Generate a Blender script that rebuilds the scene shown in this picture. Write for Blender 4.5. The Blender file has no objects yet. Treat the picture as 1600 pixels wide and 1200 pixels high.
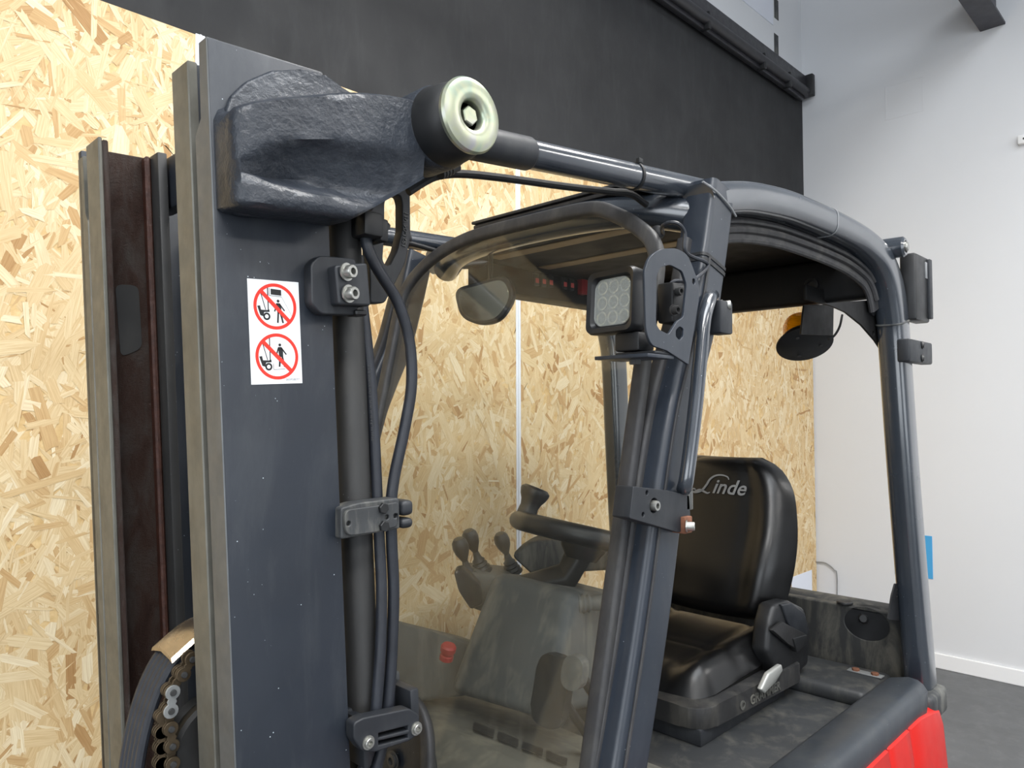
import bpy, bmesh, math, random
import numpy as np
from mathutils import Vector, Matrix
random.seed(7); np.random.seed(7)
scene = bpy.context.scene
COL = scene.collection

# ------------------------------------------------------------------ camera
# world: X runs along the boarded wall (truck's rear), Y towards that wall, Z up; metres
ROT = Matrix(((0.7020976, -0.0240394, -0.7116748), (-0.7120761, -0.0273250, -0.7015704), (-0.0025812, 0.9993375, -0.0363027)))
EYE = Vector((0.0, 0.0, 1.51)); FOC = 1155.0
cam_d = bpy.data.cameras.new('camera'); cam = bpy.data.objects.new('camera', cam_d); COL.objects.link(cam)
cam_d.sensor_width = 36.0; cam_d.lens = FOC / 1600 * 36.0; cam_d.clip_start = 0.02
cam.matrix_world = Matrix.Translation(EYE) @ ROT.to_4x4()
scene.camera = cam
# ------------------------------------------------------------------ world, exposure
w = bpy.data.worlds.new('world'); scene.world = w; w.use_nodes = True
w.node_tree.nodes['Background'].inputs[0].default_value = (0.75, 0.85, 1.0, 1); w.node_tree.nodes['Background'].inputs[1].default_value = 0.6
vs = scene.view_settings
vs.view_transform = 'Standard'; vs.look = 'None'; vs.exposure = 0.27; vs.gamma = 1.0; vs.use_curve_mapping = False
scene.cycles.max_bounces = 8; scene.cycles.caustics_reflective = False; scene.cycles.caustics_refractive = False
# ------------------------------------------------------------------ lights of the hall
ROOM_X0, ROOM_X1, ROOM_Y0, ROOM_Y1, ROOM_Z = -5.0, 4.876, -7.0, 2.052, 5.2
def area_light(name, loc, rot, sx, sy, power, col):
    l = bpy.data.lights.new(name, 'AREA'); l.shape = 'RECTANGLE'; l.size = sx; l.size_y = sy; l.energy = power; l.color = col
    o = bpy.data.objects.new(name, l); COL.objects.link(o); o.location = loc; o.rotation_euler = rot
    return o
area_light('skylight', (0.3, -1.4, 5.15), (0, 0, 0), 4.0, 2.2, 210, (0.92, 0.96, 1.0))
LAMPS = [(-1.1, -0.9), (1.9, 0.35), (-1.2, -3.2), (1.6, -3.2), (4.0, -2.2)]
for (lx, ly) in LAMPS:
    area_light('lamp_light', (lx, ly, 3.82), (0, 0, 0), 1.5, 0.3, 44, (1.0, 0.975, 0.94))
# added cool fill lights inside two closed, unseen walls; no opening stands there
area_light('fill_behind_camera', (-1.0, -6.9, 1.9), (math.radians(90), 0, 0), 4.5, 3.4, 110, (0.88, 0.94, 1.0))
area_light('fill_side', (-4.9, -2.0, 1.9), (math.radians(90), 0, math.radians(-90)), 4.5, 3.2, 140, (0.88, 0.94, 1.0))

# ------------------------------------------------------------------ photo geometry: a pixel on a known plane -> a point in the hall
def ray(px, py):
    return ROT @ Vector(((px - 800) / FOC, -(py - 600) / FOC, -1.0))
def onY(px, py, Y):
    r = ray(px, py); return EYE + r * (Y / r.y)
def onX(px, py, X):
    r = ray(px, py); return EYE + r * (X / r.x)
def onZ(px, py, Z):
    r = ray(px, py); return EYE + r * ((Z - EYE.z) / r.z)
V = Vector
YC = 1.115                                   # truck's centre line
TILT = math.radians(3.0)                     # mast leans forward
MX = V((math.cos(TILT), 0, math.sin(TILT)))  # along the mast's depth, rearward
MZ = V((-math.sin(TILT), 0, math.cos(TILT))) # up the mast
MO = V((0.359, 0.86, 1.955))                 # top front outer corner of the near upright
def M(a, y, c):                              # mast coordinates -> world (c is negative downward)
    return V((MO.x, y, MO.z)) + MX * a + MZ * c
def mp(px, py, Y):                           # pixel on plane Y -> mast coordinates
    d = onY(px, py, Y) - V((MO.x, Y, MO.z)); return (d.dot(MX), d.dot(MZ))
def far(y): return 2 * YC - y

# ------------------------------------------------------------------ materials
def srgb(r, g, b):
    f = lambda c: (c / 255 / 12.92) if c / 255 <= 0.04045 else ((c / 255 + 0.055) / 1.055) ** 2.4
    return (f(r), f(g), f(b), 1.0)
class N:
    def __init__(s, name):
        s.m = bpy.data.materials.new(name); s.m.use_nodes = True; s.t = s.m.node_tree; s.n = s.t.nodes; s.l = s.t.links
        s.b = s.n['Principled BSDF']
    def add(s, typ, **k):
        o = s.n.new(typ)
        for kk, v in k.items(): setattr(o, kk, v)
        return o
    def link(s, a, b): s.l.new(a, b)
    def coord(s, scale=(1, 1, 1), kind='Object'):
        tc = s.add('ShaderNodeTexCoord'); mpg = s.add('ShaderNodeMapping'); mpg.inputs['Scale'].default_value = scale
        s.link(tc.outputs[kind], mpg.inputs['Vector']); return mpg.outputs[0]
    def noise(s, vec, scale, detail=4, rough=0.55, dist=0.0):
        n = s.add('ShaderNodeTexNoise'); n.inputs['Scale'].default_value = scale; n.inputs['Detail'].default_value = detail
        n.inputs['Roughness'].default_value = rough; n.inputs['Distortion'].default_value = dist
        s.link(vec, n.inputs['Vector']); return n.outputs['Fac']
    def ramp(s, fac, stops):
        r = s.add('ShaderNodeValToRGB'); e = r.color_ramp.elements
        while len(e) < len(stops): e.new(0.5)
        for el, (p, c) in zip(e, stops):
            el.position = p; el.color = c if len(c) == 4 else (*c, 1)
        s.link(fac, r.inputs[0]); return r.outputs[0]
    def mix(s, fac, a, b, mode='MIX'):
        m = s.add('ShaderNodeMix'); m.data_type = 'RGBA'; m.blend_type = mode
        for sock, v in ((m.inputs[0], fac), (m.inputs[6], a), (m.inputs[7], b)):
            if hasattr(v, 'is_linked'): s.link(v, sock)
            else: sock.default_value = v
        return m.outputs[2]
    def mathn(s, op, a, b=0.0):
        m = s.add('ShaderNodeMath'); m.operation = op
        for sock, v in ((m.inputs[0], a), (m.inputs[1], b)):
            if hasattr(v, 'is_linked'): s.link(v, sock)
            else: sock.default_value = v
        return m.outputs[0]
    def bump(s, h, strength=0.3, dist=0.002):
        b = s.add('ShaderNodeBump'); b.inputs['Strength'].default_value = strength; b.inputs['Distance'].default_value = dist
        s.link(h, b.inputs['Height']); s.link(b.outputs[0], s.b.inputs['Normal'])
    def set(s, **k):
        for kk, v in k.items():
            sock = s.b.inputs[kk.replace('_', ' ')]
            if hasattr(v, 'is_linked'): s.link(v, sock)
            else: sock.default_value = v
MAT = {}
def worn(name, base, rough=0.5, metal=0.0, var=0.35, nscale=9, dust=None, dust_amt=0.12, specks=0.0, bump=0.0, bscale=180, bdist=0.001, streak=None, spec=0.5, coat=0.0):
    n = N(name); co = n.coord()
    f = n.noise(co, nscale, 6, 0.6)
    lo = tuple(c * (1 - var) for c in base[:3]) + (1,); hi = tuple(c * (1 + var) for c in base[:3]) + (1,)
    c = n.ramp(f, [(0.3, lo), (0.7, hi)])
    if dust:
        g = n.noise(n.coord((1, 1, 0.25)), 14, 8, 0.7, 0.4)
        c = n.mix(n.ramp(g, [(0.48, (0, 0, 0)), (0.85, (dust_amt * 3,) * 3)]), c, dust)
    if specks:
        v = n.add('ShaderNodeTexVoronoi'); v.inputs['Scale'].default_value = 90; n.link(co, v.inputs['Vector'])
        sp = n.ramp(v.outputs['Distance'], [(0.0, (1, 1, 1)), (0.05, (1, 1, 1)), (0.075, (0, 0, 0))])
        sel = n.ramp(n.noise(co, 60, 2), [(0.53, (0, 0, 0)), (0.60, (specks,) * 3)])
        c = n.mix(n.mathn('MULTIPLY', sp, sel), c, srgb(190, 200, 205))
    n.set(Base_Color=c, Roughness=n.ramp(n.noise(co, nscale * 2.3, 5), [(0.3, (rough * 0.85,) * 3), (0.7, (min(1, rough * 1.15),) * 3)]), Metallic=metal)
    n.set(**{'Specular IOR Level': spec})
    if coat: n.set(**{'Coat Weight': coat, 'Coat Roughness': 0.16})
    if bump: n.bump(n.noise(co, bscale, 4, 0.6), bump, bdist)
    MAT[name] = n.m; return n
worn('mast_paint', srgb(28, 34, 43), 0.5, 0, 0.14, 6, srgb(110, 112, 112), 0.06, specks=1.0, bump=0.12, bscale=260, bdist=0.0006)
worn('cast_paint', srgb(38, 43, 51), 0.40, 0, 0.16, 10, srgb(105, 108, 112), 0.05, bump=0.75, bscale=60, bdist=0.004)
worn('guard_paint', srgb(42, 48, 56), 0.24, 0, 0.10, 7, srgb(110, 112, 112), 0.04, specks=0.6, spec=0.8, coat=0.9)
worn('pillar_paint', srgb(37, 43, 52), 0.38, 0, 0.12, 7, srgb(110, 112, 112), 0.05, specks=0.8, spec=0.55)
worn('bracket_paint', srgb(31, 34, 39), 0.5, 0, 0.15, 14, srgb(110, 110, 105), 0.05)
worn('bracket_dusty', srgb(52, 54, 56), 0.6, 0, 0.25, 20, srgb(150, 148, 138), 0.3)
worn('cylinder_black', srgb(38, 38, 38), 0.55, 0, 0.15, 8, srgb(95, 92, 86), 0.08, specks=0.3)
worn('rubber', srgb(20, 21, 23), 0.55, 0, 0.15, 20)
worn('hose_rubber', srgb(28, 31, 38), 0.5, 0, 0.2, 30, srgb(95, 105, 120), 0.08)
worn('seal_rubber', srgb(46, 46, 48), 0.6, 0, 0.2, 20, srgb(120, 118, 110), 0.1)
worn('plastic_black', srgb(24, 25, 27), 0.45, 0, 0.15, 12)
worn('plastic_dusty', srgb(40, 41, 41), 0.7, 0, 0.2, 7, srgb(140, 135, 120), 0.2)
worn('plastic_grey', srgb(78, 78, 74), 0.75, 0, 0.15, 6, srgb(140, 136, 124), 0.18)
worn('console_grey', srgb(74, 77, 78), 0.8, 0, 0.12, 5, srgb(150, 146, 132), 0.2)
worn('seat_vinyl', srgb(12, 12, 13), 0.33, 0, 0.12, 6, spec=0.5, bump=0.08, bscale=420, bdist=0.0005)
worn('seat_shell', srgb(36, 36, 37), 0.6, 0, 0.2, 14, srgb(120, 116, 105), 0.12)
worn('logo_grey', srgb(128, 130, 132), 0.5, 0, 0.05, 20)
worn('steel_flange', srgb(106, 105, 98), 0.5, 0.35, 0.18, 16, srgb(70, 64, 52), 0.25, bump=0.1, bscale=300, bdist=0.0004)
worn('steel_flange_grey', srgb(99, 102, 104), 0.5, 0.35, 0.15, 18, srgb(92, 90, 80), 0.2, bump=0.1, bscale=300, bdist=0.0004)
worn('bolt_steel', srgb(165, 165, 160), 0.35, 0.85, 0.15, 60)
worn('bolt_dark', srgb(70, 70, 70), 0.5, 0.4, 0.15, 60)
worn('rusty_steel', srgb(112, 72, 52), 0.8, 0.1, 0.35, 60, bump=0.3, bscale=300)
worn('chain_steel', srgb(84, 72, 56), 0.45, 0.6, 0.35, 60, srgb(40, 30, 22), 0.3)
worn('chrome_worn', srgb(178, 166, 148), 0.26, 0.9, 0.3, 25, srgb(120, 92, 60), 0.25, bump=0.15, bscale=120, bdist=0.001)
worn('link_zinc', srgb(150, 152, 152), 0.45, 0.5, 0.1, 40)
worn('red_paint', srgb(198, 24, 14), 0.42, 0, 0.06, 8, spec=0.5)
worn('red_plastic', srgb(150, 28, 34), 0.5, 0, 0.1, 20)
worn('switch_red', srgb(225, 95, 90), 0.5, 0, 0.05, 20)
worn('sticker_white', srgb(232, 234, 236), 0.4, 0, 0.03, 20)
worn('sticker_red', srgb(226, 50, 36), 0.4, 0, 0.03, 20)
worn('sticker_black', srgb(22, 22, 24), 0.45, 0, 0.03, 20)
worn('dark_wall', srgb(37, 38, 40), 0.75, 0, 0.1, 1.4, srgb(96, 97, 98), 0.05)
worn('white_wall', srgb(214, 216, 219), 0.85, 0, 0.012, 1.2)
worn('white_trim', srgb(236, 237, 238), 0.45, 0, 0.01, 3)
worn('joint_white', srgb(226, 230, 238), 0.5, 0, 0.02, 10)
worn('ceiling_grey', srgb(190, 192, 194), 0.9, 0, 0.02, 2)
worn('floor_grey', srgb(90, 92, 94), 0.55, 0, 0.12, 3, srgb(150, 150, 150), 0.08, specks=0.5)
worn('black_steel', srgb(42, 42, 46), 0.4, 0, 0.1, 12)
worn('beam_steel', srgb(52, 52, 60), 0.45, 0, 0.08, 8)
worn('lever_silver', srgb(175, 176, 172), 0.4, 0.4, 0.08, 20)
worn('belt_black', srgb(30, 30, 31), 0.5, 0, 0.1, 40)
worn('roof_beige', srgb(150, 130, 98), 0.5, 0, 0.12, 6)
worn('paper', srgb(222, 226, 236), 0.6, 0, 0.01, 6)
worn('poster_blue', srgb(70, 160, 215), 0.6, 0, 0.05, 6)
worn('roof_black', srgb(15, 15, 16), 0.62, 0, 0.1, 6, spec=0.3)
worn('rim_paint', srgb(46, 51, 57), 0.42, 0, 0.12, 6, srgb(110, 108, 100), 0.06, specks=0.6)
worn('floor_mat', srgb(88, 87, 80), 0.8, 0, 0.15, 8, srgb(150, 144, 126), 0.25)
worn('deck_plastic', srgb(42, 44, 46), 0.55, 0, 0.15, 5, srgb(128, 124, 112), 0.14)
# greasy rust of the inner channel
n = N('grease_rust'); co = n.coord(); g = n.noise(n.coord((1, 1, 0.35)), 30, 8, 0.65, 0.6)
c = n.ramp(g, [(0.30, srgb(52, 30, 23)), (0.46, srgb(74, 54, 46)), (0.58, srgb(84, 72, 66)), (0.75, srgb(98, 92, 88))])
n.set(Base_Color=c, Roughness=0.42); n.bump(n.noise(co, 150, 8, 0.8, 1.2), 1.0, 0.012); MAT['grease_rust'] = n.m
n = N('grease_dark'); co = n.coord(); g = n.noise(co, 40, 6, 0.65, 0.4)
n.set(Base_Color=n.ramp(g, [(0.35, srgb(50, 27, 20)), (0.7, srgb(78, 48, 38))]), Roughness=0.4); n.bump(n.noise(co, 160, 6, 0.7), 0.6, 0.003); MAT['grease_dark'] = n.m
# zinc plated, faintly iridescent
n = N('zinc_plate'); co = n.coord(); g = n.noise(co, 22, 4, 0.5, 1.0)
n.set(Base_Color=n.ramp(g, [(0.3, srgb(140, 158, 146)), (0.5, srgb(166, 170, 146)), (0.7, srgb(158, 158, 160))]), Metallic=0.7, Roughness=0.36)
n.bump(n.noise(co, 60, 4), 0.08, 0.001); MAT['zinc_plate'] = n.m
# amber lens
n = N('amber_lens'); n.set(Base_Color=srgb(255, 158, 6), Roughness=0.25); wv = n.add('ShaderNodeTexWave'); wv.inputs['Scale'].default_value = 60; wv.bands_direction = 'Z'
n.link(n.coord(), wv.inputs['Vector']); n.bump(wv.outputs['Fac'], 0.4, 0.002); MAT['amber_lens'] = n.m
# ribbed lamp lens
n = N('lamp_lens'); n.set(Base_Color=srgb(215, 222, 218), Roughness=0.12, Alpha=0.22); wv = n.add('ShaderNodeTexWave'); wv.inputs['Scale'].default_value = 90; wv.bands_direction = 'Y'
n.link(n.coord(), wv.inputs['Vector']); n.bump(wv.outputs['Fac'], 0.5, 0.002); MAT['lamp_lens'] = n.m
n = N('reflector'); n.set(Base_Color=srgb(150, 158, 154), Metallic=0.9, Roughness=0.2); MAT['reflector'] = n.m
n = N('mirror_glass'); n.set(Base_Color=srgb(170, 165, 150), Metallic=1.0, Roughness=0.12); MAT['mirror_glass'] = n.m
# dusty safety glass: clear pane with a thin film of dust and run marks
n = N('dusty_glass'); out = n.n['Material Output']
tr = n.add('ShaderNodeBsdfTransparent'); tr.inputs[0].default_value = (0.96, 0.965, 0.95, 1)
gl = n.add('ShaderNodeBsdfGlossy'); gl.inputs['Roughness'].default_value = 0.04
lw_ = n.add('ShaderNodeLayerWeight'); lw_.inputs['Blend'].default_value = 0.5; fr5 = n.mathn('ADD', n.mathn('MULTIPLY', n.mathn('POWER', lw_.outputs['Facing'], 5.0), 0.9), 0.025)
mx1 = n.add('ShaderNodeMixShader'); n.link(fr5, mx1.inputs[0]); n.link(tr.outputs[0], mx1.inputs[1]); n.link(gl.outputs[0], mx1.inputs[2])
df = n.add('ShaderNodeBsdfDiffuse'); df.inputs[0].default_value = srgb(172, 168, 156)
streaks = n.noise(n.coord((1, 60, 6)), 1.6, 6, 0.65, 0.2); cloud = n.noise(n.coord(), 4.5, 6, 0.6, 0.4)
dustf = n.mathn('MULTIPLY', n.ramp(streaks, [(0.3, (0.55,) * 3), (0.75, (1, 1, 1))]), n.ramp(cloud, [(0.3, (0.04,) * 3), (0.75, (0.15,) * 3)]))
sp = n.add('ShaderNodeTexVoronoi'); sp.inputs['Scale'].default_value = 70; n.link(n.coord(), sp.inputs['Vector'])
sepz = n.add('ShaderNodeSeparateXYZ'); n.link(n.coord(), sepz.inputs[0])
low = n.ramp(n.mathn('ADD', n.mathn('MULTIPLY', sepz.outputs[2], 0.8), 0.5), [(0.10, (0.75,) * 3), (0.36, (0.36,) * 3), (0.55, (0.14,) * 3)])
dustf = n.mathn('MULTIPLY', dustf, low)
spk = n.mathn('MULTIPLY', n.ramp(sp.outputs['Distance'], [(0, (1, 1, 1)), (0.05, (0, 0, 0))]), 0.35)
mx2 = n.add('ShaderNodeMixShader'); n.link(n.mathn('MAXIMUM', dustf, spk), mx2.inputs[0]); n.link(mx1.outputs[0], mx2.inputs[1]); n.link(df.outputs[0], mx2.inputs[2])
n.link(mx2.outputs[0], out.inputs['Surface']); MAT['dusty_glass'] = n.m
# chipboard: the board and its wood strands (one tone per strand, grain along the strand)
n = N('osb_base'); co = n.coord(); g = n.noise(co, 30, 6, 0.7)
n.set(Base_Color=n.ramp(g, [(0.3, srgb(196, 160, 104)), (0.7, srgb(226, 198, 146))]), Roughness=0.75); MAT['osb_base'] = n.m
n = N('osb_strand'); at = n.add('ShaderNodeAttribute'); at.attribute_name = 'tone'
base = n.ramp(at.outputs['Fac'], [(0.0, srgb(176, 138, 92)), (0.12, srgb(198, 164, 116)), (0.35, srgb(212, 184, 138)), (0.7, srgb(222, 200, 158)), (1.0, srgb(232, 217, 184))])
uvn = n.add('ShaderNodeUVMap'); uvn.uv_map = 'UVMap'; mg = n.add('ShaderNodeMapping'); mg.inputs['Scale'].default_value = (12, 330, 1); n.link(uvn.outputs[0], mg.inputs['Vector'])
gr = n.noise(mg.outputs[0], 1.0, 4, 0.6)
n.set(Base_Color=n.mix(0.5, base, n.ramp(gr, [(0.3, srgb(205, 180, 140)), (0.6, (1, 1, 1, 1))]), 'MULTIPLY'), Roughness=0.6, **{'Specular IOR Level': 0.3}); MAT['osb_strand'] = n.m
# lamp tube
n = N('lamp_diffuser'); n.set(Base_Color=(1, 1, 1, 1), **{'Emission_Color': (1.0, 0.97, 0.93, 1), 'Emission_Strength': 6.0}); MAT['lamp_diffuser'] = n.m

# ------------------------------------------------------------------ object helpers
WLOC = {}
def link_mesh(name, me, mat, parent=None, origin=None, smooth=35, kind=None, label=None):
    vs_ = np.empty(len(me.vertices) * 3, 'f'); me.vertices.foreach_get('co', vs_); vs_ = vs_.reshape(-1, 3)
    c = V(((vs_.min(0) + vs_.max(0)) / 2).tolist()) if origin is None else V(origin)
    me.transform(Matrix.Translation(-c))
    if smooth:
        me.shade_smooth(); me.set_sharp_from_angle(angle=math.radians(smooth))
    for m in (mat if isinstance(mat, (list, tuple)) else [mat]):
        me.materials.append(MAT[m])
    o = bpy.data.objects.new(name, me); COL.objects.link(o)
    WLOC[o] = c
    if parent: o.parent = parent; o.location = c - WLOC[parent]
    else: o.location = c
    if kind: o['kind'] = kind
    if label: o['label'] = label
    return o
def obj(name, bm, mat, parent=None, **k):
    me = bpy.data.meshes.new(name); bmesh.ops.recalc_face_normals(bm, faces=bm.faces[:]); bm.to_mesh(me); bm.free()
    return link_mesh(name, me, mat, parent, **k)
def tag(o, label, cat, group=None, kind=None):
    o['label'] = label; o['category'] = cat
    if group: o['group'] = group
    if kind: o['kind'] = kind
    return o
def empty(name, loc):
    o = bpy.data.objects.new(name, None); COL.objects.link(o); o.location = loc; WLOC[o] = V(loc); return o
def BM(): return bmesh.new()
def bev(bm, geom_edges, r, seg=2):
    if r > 0: bmesh.ops.bevel(bm, geom=geom_edges, offset=r, segments=seg, profile=0.5, affect='EDGES', clamp_overlap=True)
def box(bm, p0, p1, r=0.0, seg=2, frame=None):
    """box between two corners; frame = (origin, ex, ey, ez) maps the corners"""
    x0, y0, z0 = p0; x1, y1, z1 = p1
    t = bmesh.new()
    vv = [t.verts.new(c) for c in ((x0, y0, z0), (x1, y0, z0), (x1, y1, z0), (x0, y1, z0), (x0, y0, z1), (x1, y0, z1), (x1, y1, z1), (x0, y1, z1))]
    for f in ((0, 3, 2, 1), (4, 5, 6, 7), (0, 1, 5, 4), (1, 2, 6, 5), (2, 3, 7, 6), (3, 0, 4, 7)): t.faces.new([vv[i] for i in f])
    bev(t, t.edges[:], r, seg); merge(bm, t, frame); return bm
def merge(bm, t, frame=None):
    mp_ = {}
    for v in t.verts:
        c = v.co
        if frame: o, ex, ey, ez = frame; c = o + ex * c.x + ey * c.y + ez * c.z
        mp_[v] = bm.verts.new(c)
    for f in t.faces:
        try: bm.faces.new([mp_[v] for v in f.verts])
        except ValueError: pass
    t.free()
def prism(bm, pts, vec, r=0.0, seg=2):
    t = bmesh.new(); vec = V(vec)
    a = [t.verts.new(V(p)) for p in pts]; b = [t.verts.new(V(p) + vec) for p in pts]
    t.faces.new(a); t.faces.new(b[::-1])
    k = len(pts)
    for i in range(k): t.faces.new((a[i], b[i], b[(i + 1) % k], a[(i + 1) % k]))
    bev(t, t.edges[:], r, seg); merge(bm, t); return bm
def spline(pts, n=8):
    P = [V(p) for p in pts]; out = []
    for i in range(len(P) - 1):
        p0 = P[i - 1] if i else P[i] * 2 - P[i + 1]; p1 = P[i]; p2 = P[i + 1]; p3 = P[i + 2] if i + 2 < len(P) else P[i + 1] * 2 - P[i]
        for k in range(n):
            t = k / n
            out.append(0.5 * ((2 * p1) + (p2 - p0) * t + (2 * p0 - 5 * p1 + 4 * p2 - p3) * t * t + (3 * p1 - p0 - 3 * p2 + p3) * t ** 3))
    out.append(P[-1]); return out
def sweep(bm, path, prof, up=(0, 0, 1), caps=True, scale=None):
    """profile [(s, t)] swept along path; s along 'up' made perpendicular, t along the side"""
    P = [V(p) for p in path]; rings = []; up = V(up)
    for i, p in enumerate(P):
        tg = (P[min(i + 1, len(P) - 1)] - P[max(i - 1, 0)]).normalized()
        u = (up - tg * up.dot(tg))
        u = u.normalized() if u.length > 1e-6 else V((1, 0, 0))
        s = tg.cross(u); k = 1.0 if scale is None else scale[i]
        rings.append([bm.verts.new(p + u * a * k + s * b * k) for a, b in prof])
    m = len(prof)
    for a, b in zip(rings, rings[1:]):
        for i in range(m): bm.faces.new((a[i], a[(i + 1) % m], b[(i + 1) % m], b[i]))
    if caps: bm.faces.new(rings[0][::-1]); bm.faces.new(rings[-1])
    return bm
def circ(r, n=14): return [(r * math.cos(2 * math.pi * i / n), r * math.sin(2 * math.pi * i / n)) for i in range(n)]
def rrect(h, wd, r, n=4):
    out = []
    for cx, cy, a0 in ((h / 2 - r, wd / 2 - r, 0), (-h / 2 + r, wd / 2 - r, 90), (-h / 2 + r, -wd / 2 + r, 180), (h / 2 - r, -wd / 2 + r, 270)):
        for k in range(n + 1):
            a = math.radians(a0 + 90 * k / n); out.append((cx + r * math.cos(a), cy + r * math.sin(a)))
    return out
def tube(bm, pts, r, n=14, smooth=8, up=None, scale=None):
    path = spline(pts, smooth) if smooth else [V(p) for p in pts]
    d = (path[-1] - path[0]).normalized()
    if up is None: up = (0, 1, 0) if abs(d.y) < 0.7 else (1, 0, 0)
    return sweep(bm, path, circ(r, n), up, True, scale)
def lathe(bm, prof, o, axis, n=28):
    """prof [(radius, height)] around axis from o"""
    axis = V(axis).normalized(); e1 = axis.orthogonal().normalized(); e2 = axis.cross(e1); o = V(o); rings = []
    for r, h in prof:
        if r < 1e-6: rings.append([bm.verts.new(o + axis * h)])
        else: rings.append([bm.verts.new(o + axis * h + (e1 * math.cos(2 * math.pi * i / n) + e2 * math.sin(2 * math.pi * i / n)) * r) for i in range(n)])
    for a, b in zip(rings, rings[1:]):
        for i in range(n):
            j = (i + 1) % n
            if len(a) == 1 and len(b) == 1: continue
            if len(a) == 1: bm.faces.new((a[0], b[i], b[j]))
            elif len(b) == 1: bm.faces.new((a[i], a[j], b[0]))
            else: bm.faces.new((a[i], a[j], b[j], b[i]))
    return bm
def grid_surface(bm, rows, closed_u=False):
    R = [[bm.verts.new(V(p)) for p in r] for r in rows]
    for a, b in zip(R, R[1:]):
        k = len(a)
        for i in range(k if closed_u else k - 1):
            j = (i + 1) % k; bm.faces.new((a[i], a[j], b[j], b[i]))
    return R
def loft(bm, rings, caps=True):
    R = grid_surface(bm, rings, True)
    if caps: bm.faces.new(R[0][::-1]); bm.faces.new(R[-1])
    return bm
def flat_mesh(outlines, thick, bevel_=0.0, text=None, size=1.0, shear=0.0, offset=0.0, spacing=1.0):
    """filled 2D outlines (inner ones become holes) or text, extruded; in local XY, front at +Z"""
    if text is not None:
        cu = bpy.data.curves.new('t', 'FONT'); cu.body = text; cu.size = size; cu.shear = shear; cu.offset = offset; cu.align_x = 'CENTER'; cu.align_y = 'CENTER'; cu.space_character = spacing; cu.resolution_u = 3
    else:
        cu = bpy.data.curves.new('t', 'CURVE'); cu.dimensions = '2D'; cu.fill_mode = 'BOTH'
        for pts in outlines:
            s = cu.splines.new('POLY'); s.points.add(len(pts) - 1); s.use_cyclic_u = True
            for q, p in zip(s.points, pts): q.co = (p[0], p[1], 0, 1)
    cu.extrude = max(thick / 2 - bevel_, 0.00002); cu.bevel_depth = bevel_; cu.bevel_resolution = 2
    if text is None and bevel_: cu.offset = -bevel_
    o = bpy.data.objects.new('t', cu); COL.objects.link(o)
    me = bpy.data.meshes.new_from_object(o); bpy.data.objects.remove(o); bpy.data.curves.remove(cu)
    return me
def flat(name, outlines, thick, frame, mat, parent, bevel_=0.0, **k):
    o_, ex, ey = frame; ez = ex.cross(ey)
    kk = {q: k.pop(q) for q in ('text', 'size', 'shear', 'offset', 'spacing') if q in k}
    me = flat_mesh(outlines, thick, bevel_, **kk)
    me.transform(Matrix(((ex.x, ey.x, ez.x, o_.x), (ex.y, ey.y, ez.y, o_.y), (ex.z, ey.z, ez.z, o_.z), (0, 0, 0, 1))))
    me.materials.clear()
    return link_mesh(name, me, mat, parent, **k)
def round_poly(pts, r, n=5):
    """round the corners of a 2D polygon; r may be a list"""
    out = []; k = len(pts)
    for i in range(k):
        p = V(pts[i]).to_2d() if len(pts[i]) > 2 else V((pts[i][0], pts[i][1])); a = V(pts[i - 1][:2]); b = V(pts[(i + 1) % k][:2]); rr = r[i] if isinstance(r, (list, tuple)) else r
        u = (a - p); w_ = (b - p); d = min(rr, u.length * 0.49, w_.length * 0.49)
        if d <= 0: out.append((p.x, p.y)); continue
        s = p + u.normalized() * d; e = p + w_.normalized() * d
        for q in range(n + 1):
            t = q / n; c = s * (1 - t) ** 2 + p * 2 * t * (1 - t) + e * t * t; out.append((c.x, c.y))
    return out
def circle2(cx, cy, r, n=32): return [(cx + r * math.cos(2 * math.pi * i / n), cy + r * math.sin(2 * math.pi * i / n)) for i in range(n)]
SIDE = (V((1, 0, 0)), V((0, 0, 1)))          # 2D axes of a face that looks towards -Y
def sideframe(y): return (V((0, y, 0)), V((1, 0, 0)), V((0, 0, 1)))
def mastframe(y): return (V((MO.x, y, MO.z)), MX, MZ)
def socket_bolt(parent, p, axis, r=0.009, h=0.012, mat='bolt_steel', washer=True, name='bolt'):
    """socket head cap screw standing out along axis at p"""
    axis = V(axis).normalized(); bm = BM()
    if washer: lathe(bm, [(0, 0), (r * 1.35, 0), (r * 1.35, 0.002), (r, 0.002)], p, axis, 20)
    lathe(bm, [(r, 0.0), (r, h * 0.88), (r * 0.9, h), (r * 0.52, h)], p, axis, 20)
    lathe(bm, [(r * 0.52, h), (r * 0.52, h * 0.35), (0, h * 0.35)], p, axis, 6)
    return obj(name, bm, mat, parent)
def hex_bolt(parent, p, axis, r=0.008, h=0.006, mat='bolt_dark', name='bolt'):
    bm = BM(); lathe(bm, [(0, 0), (r, 0), (r, h * 0.85), (r * 0.88, h), (0, h)], p, axis, 6); return obj(name, bm, mat, parent)
def disc_hole(parent, p, axis, r, mat='sticker_black', name='hole'):
    bm = BM(); lathe(bm, [(r, 0.0006), (r * 0.85, 0.0002), (0, 0.0002)], p, axis, 16); return obj(name, bm, mat, parent)

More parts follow.
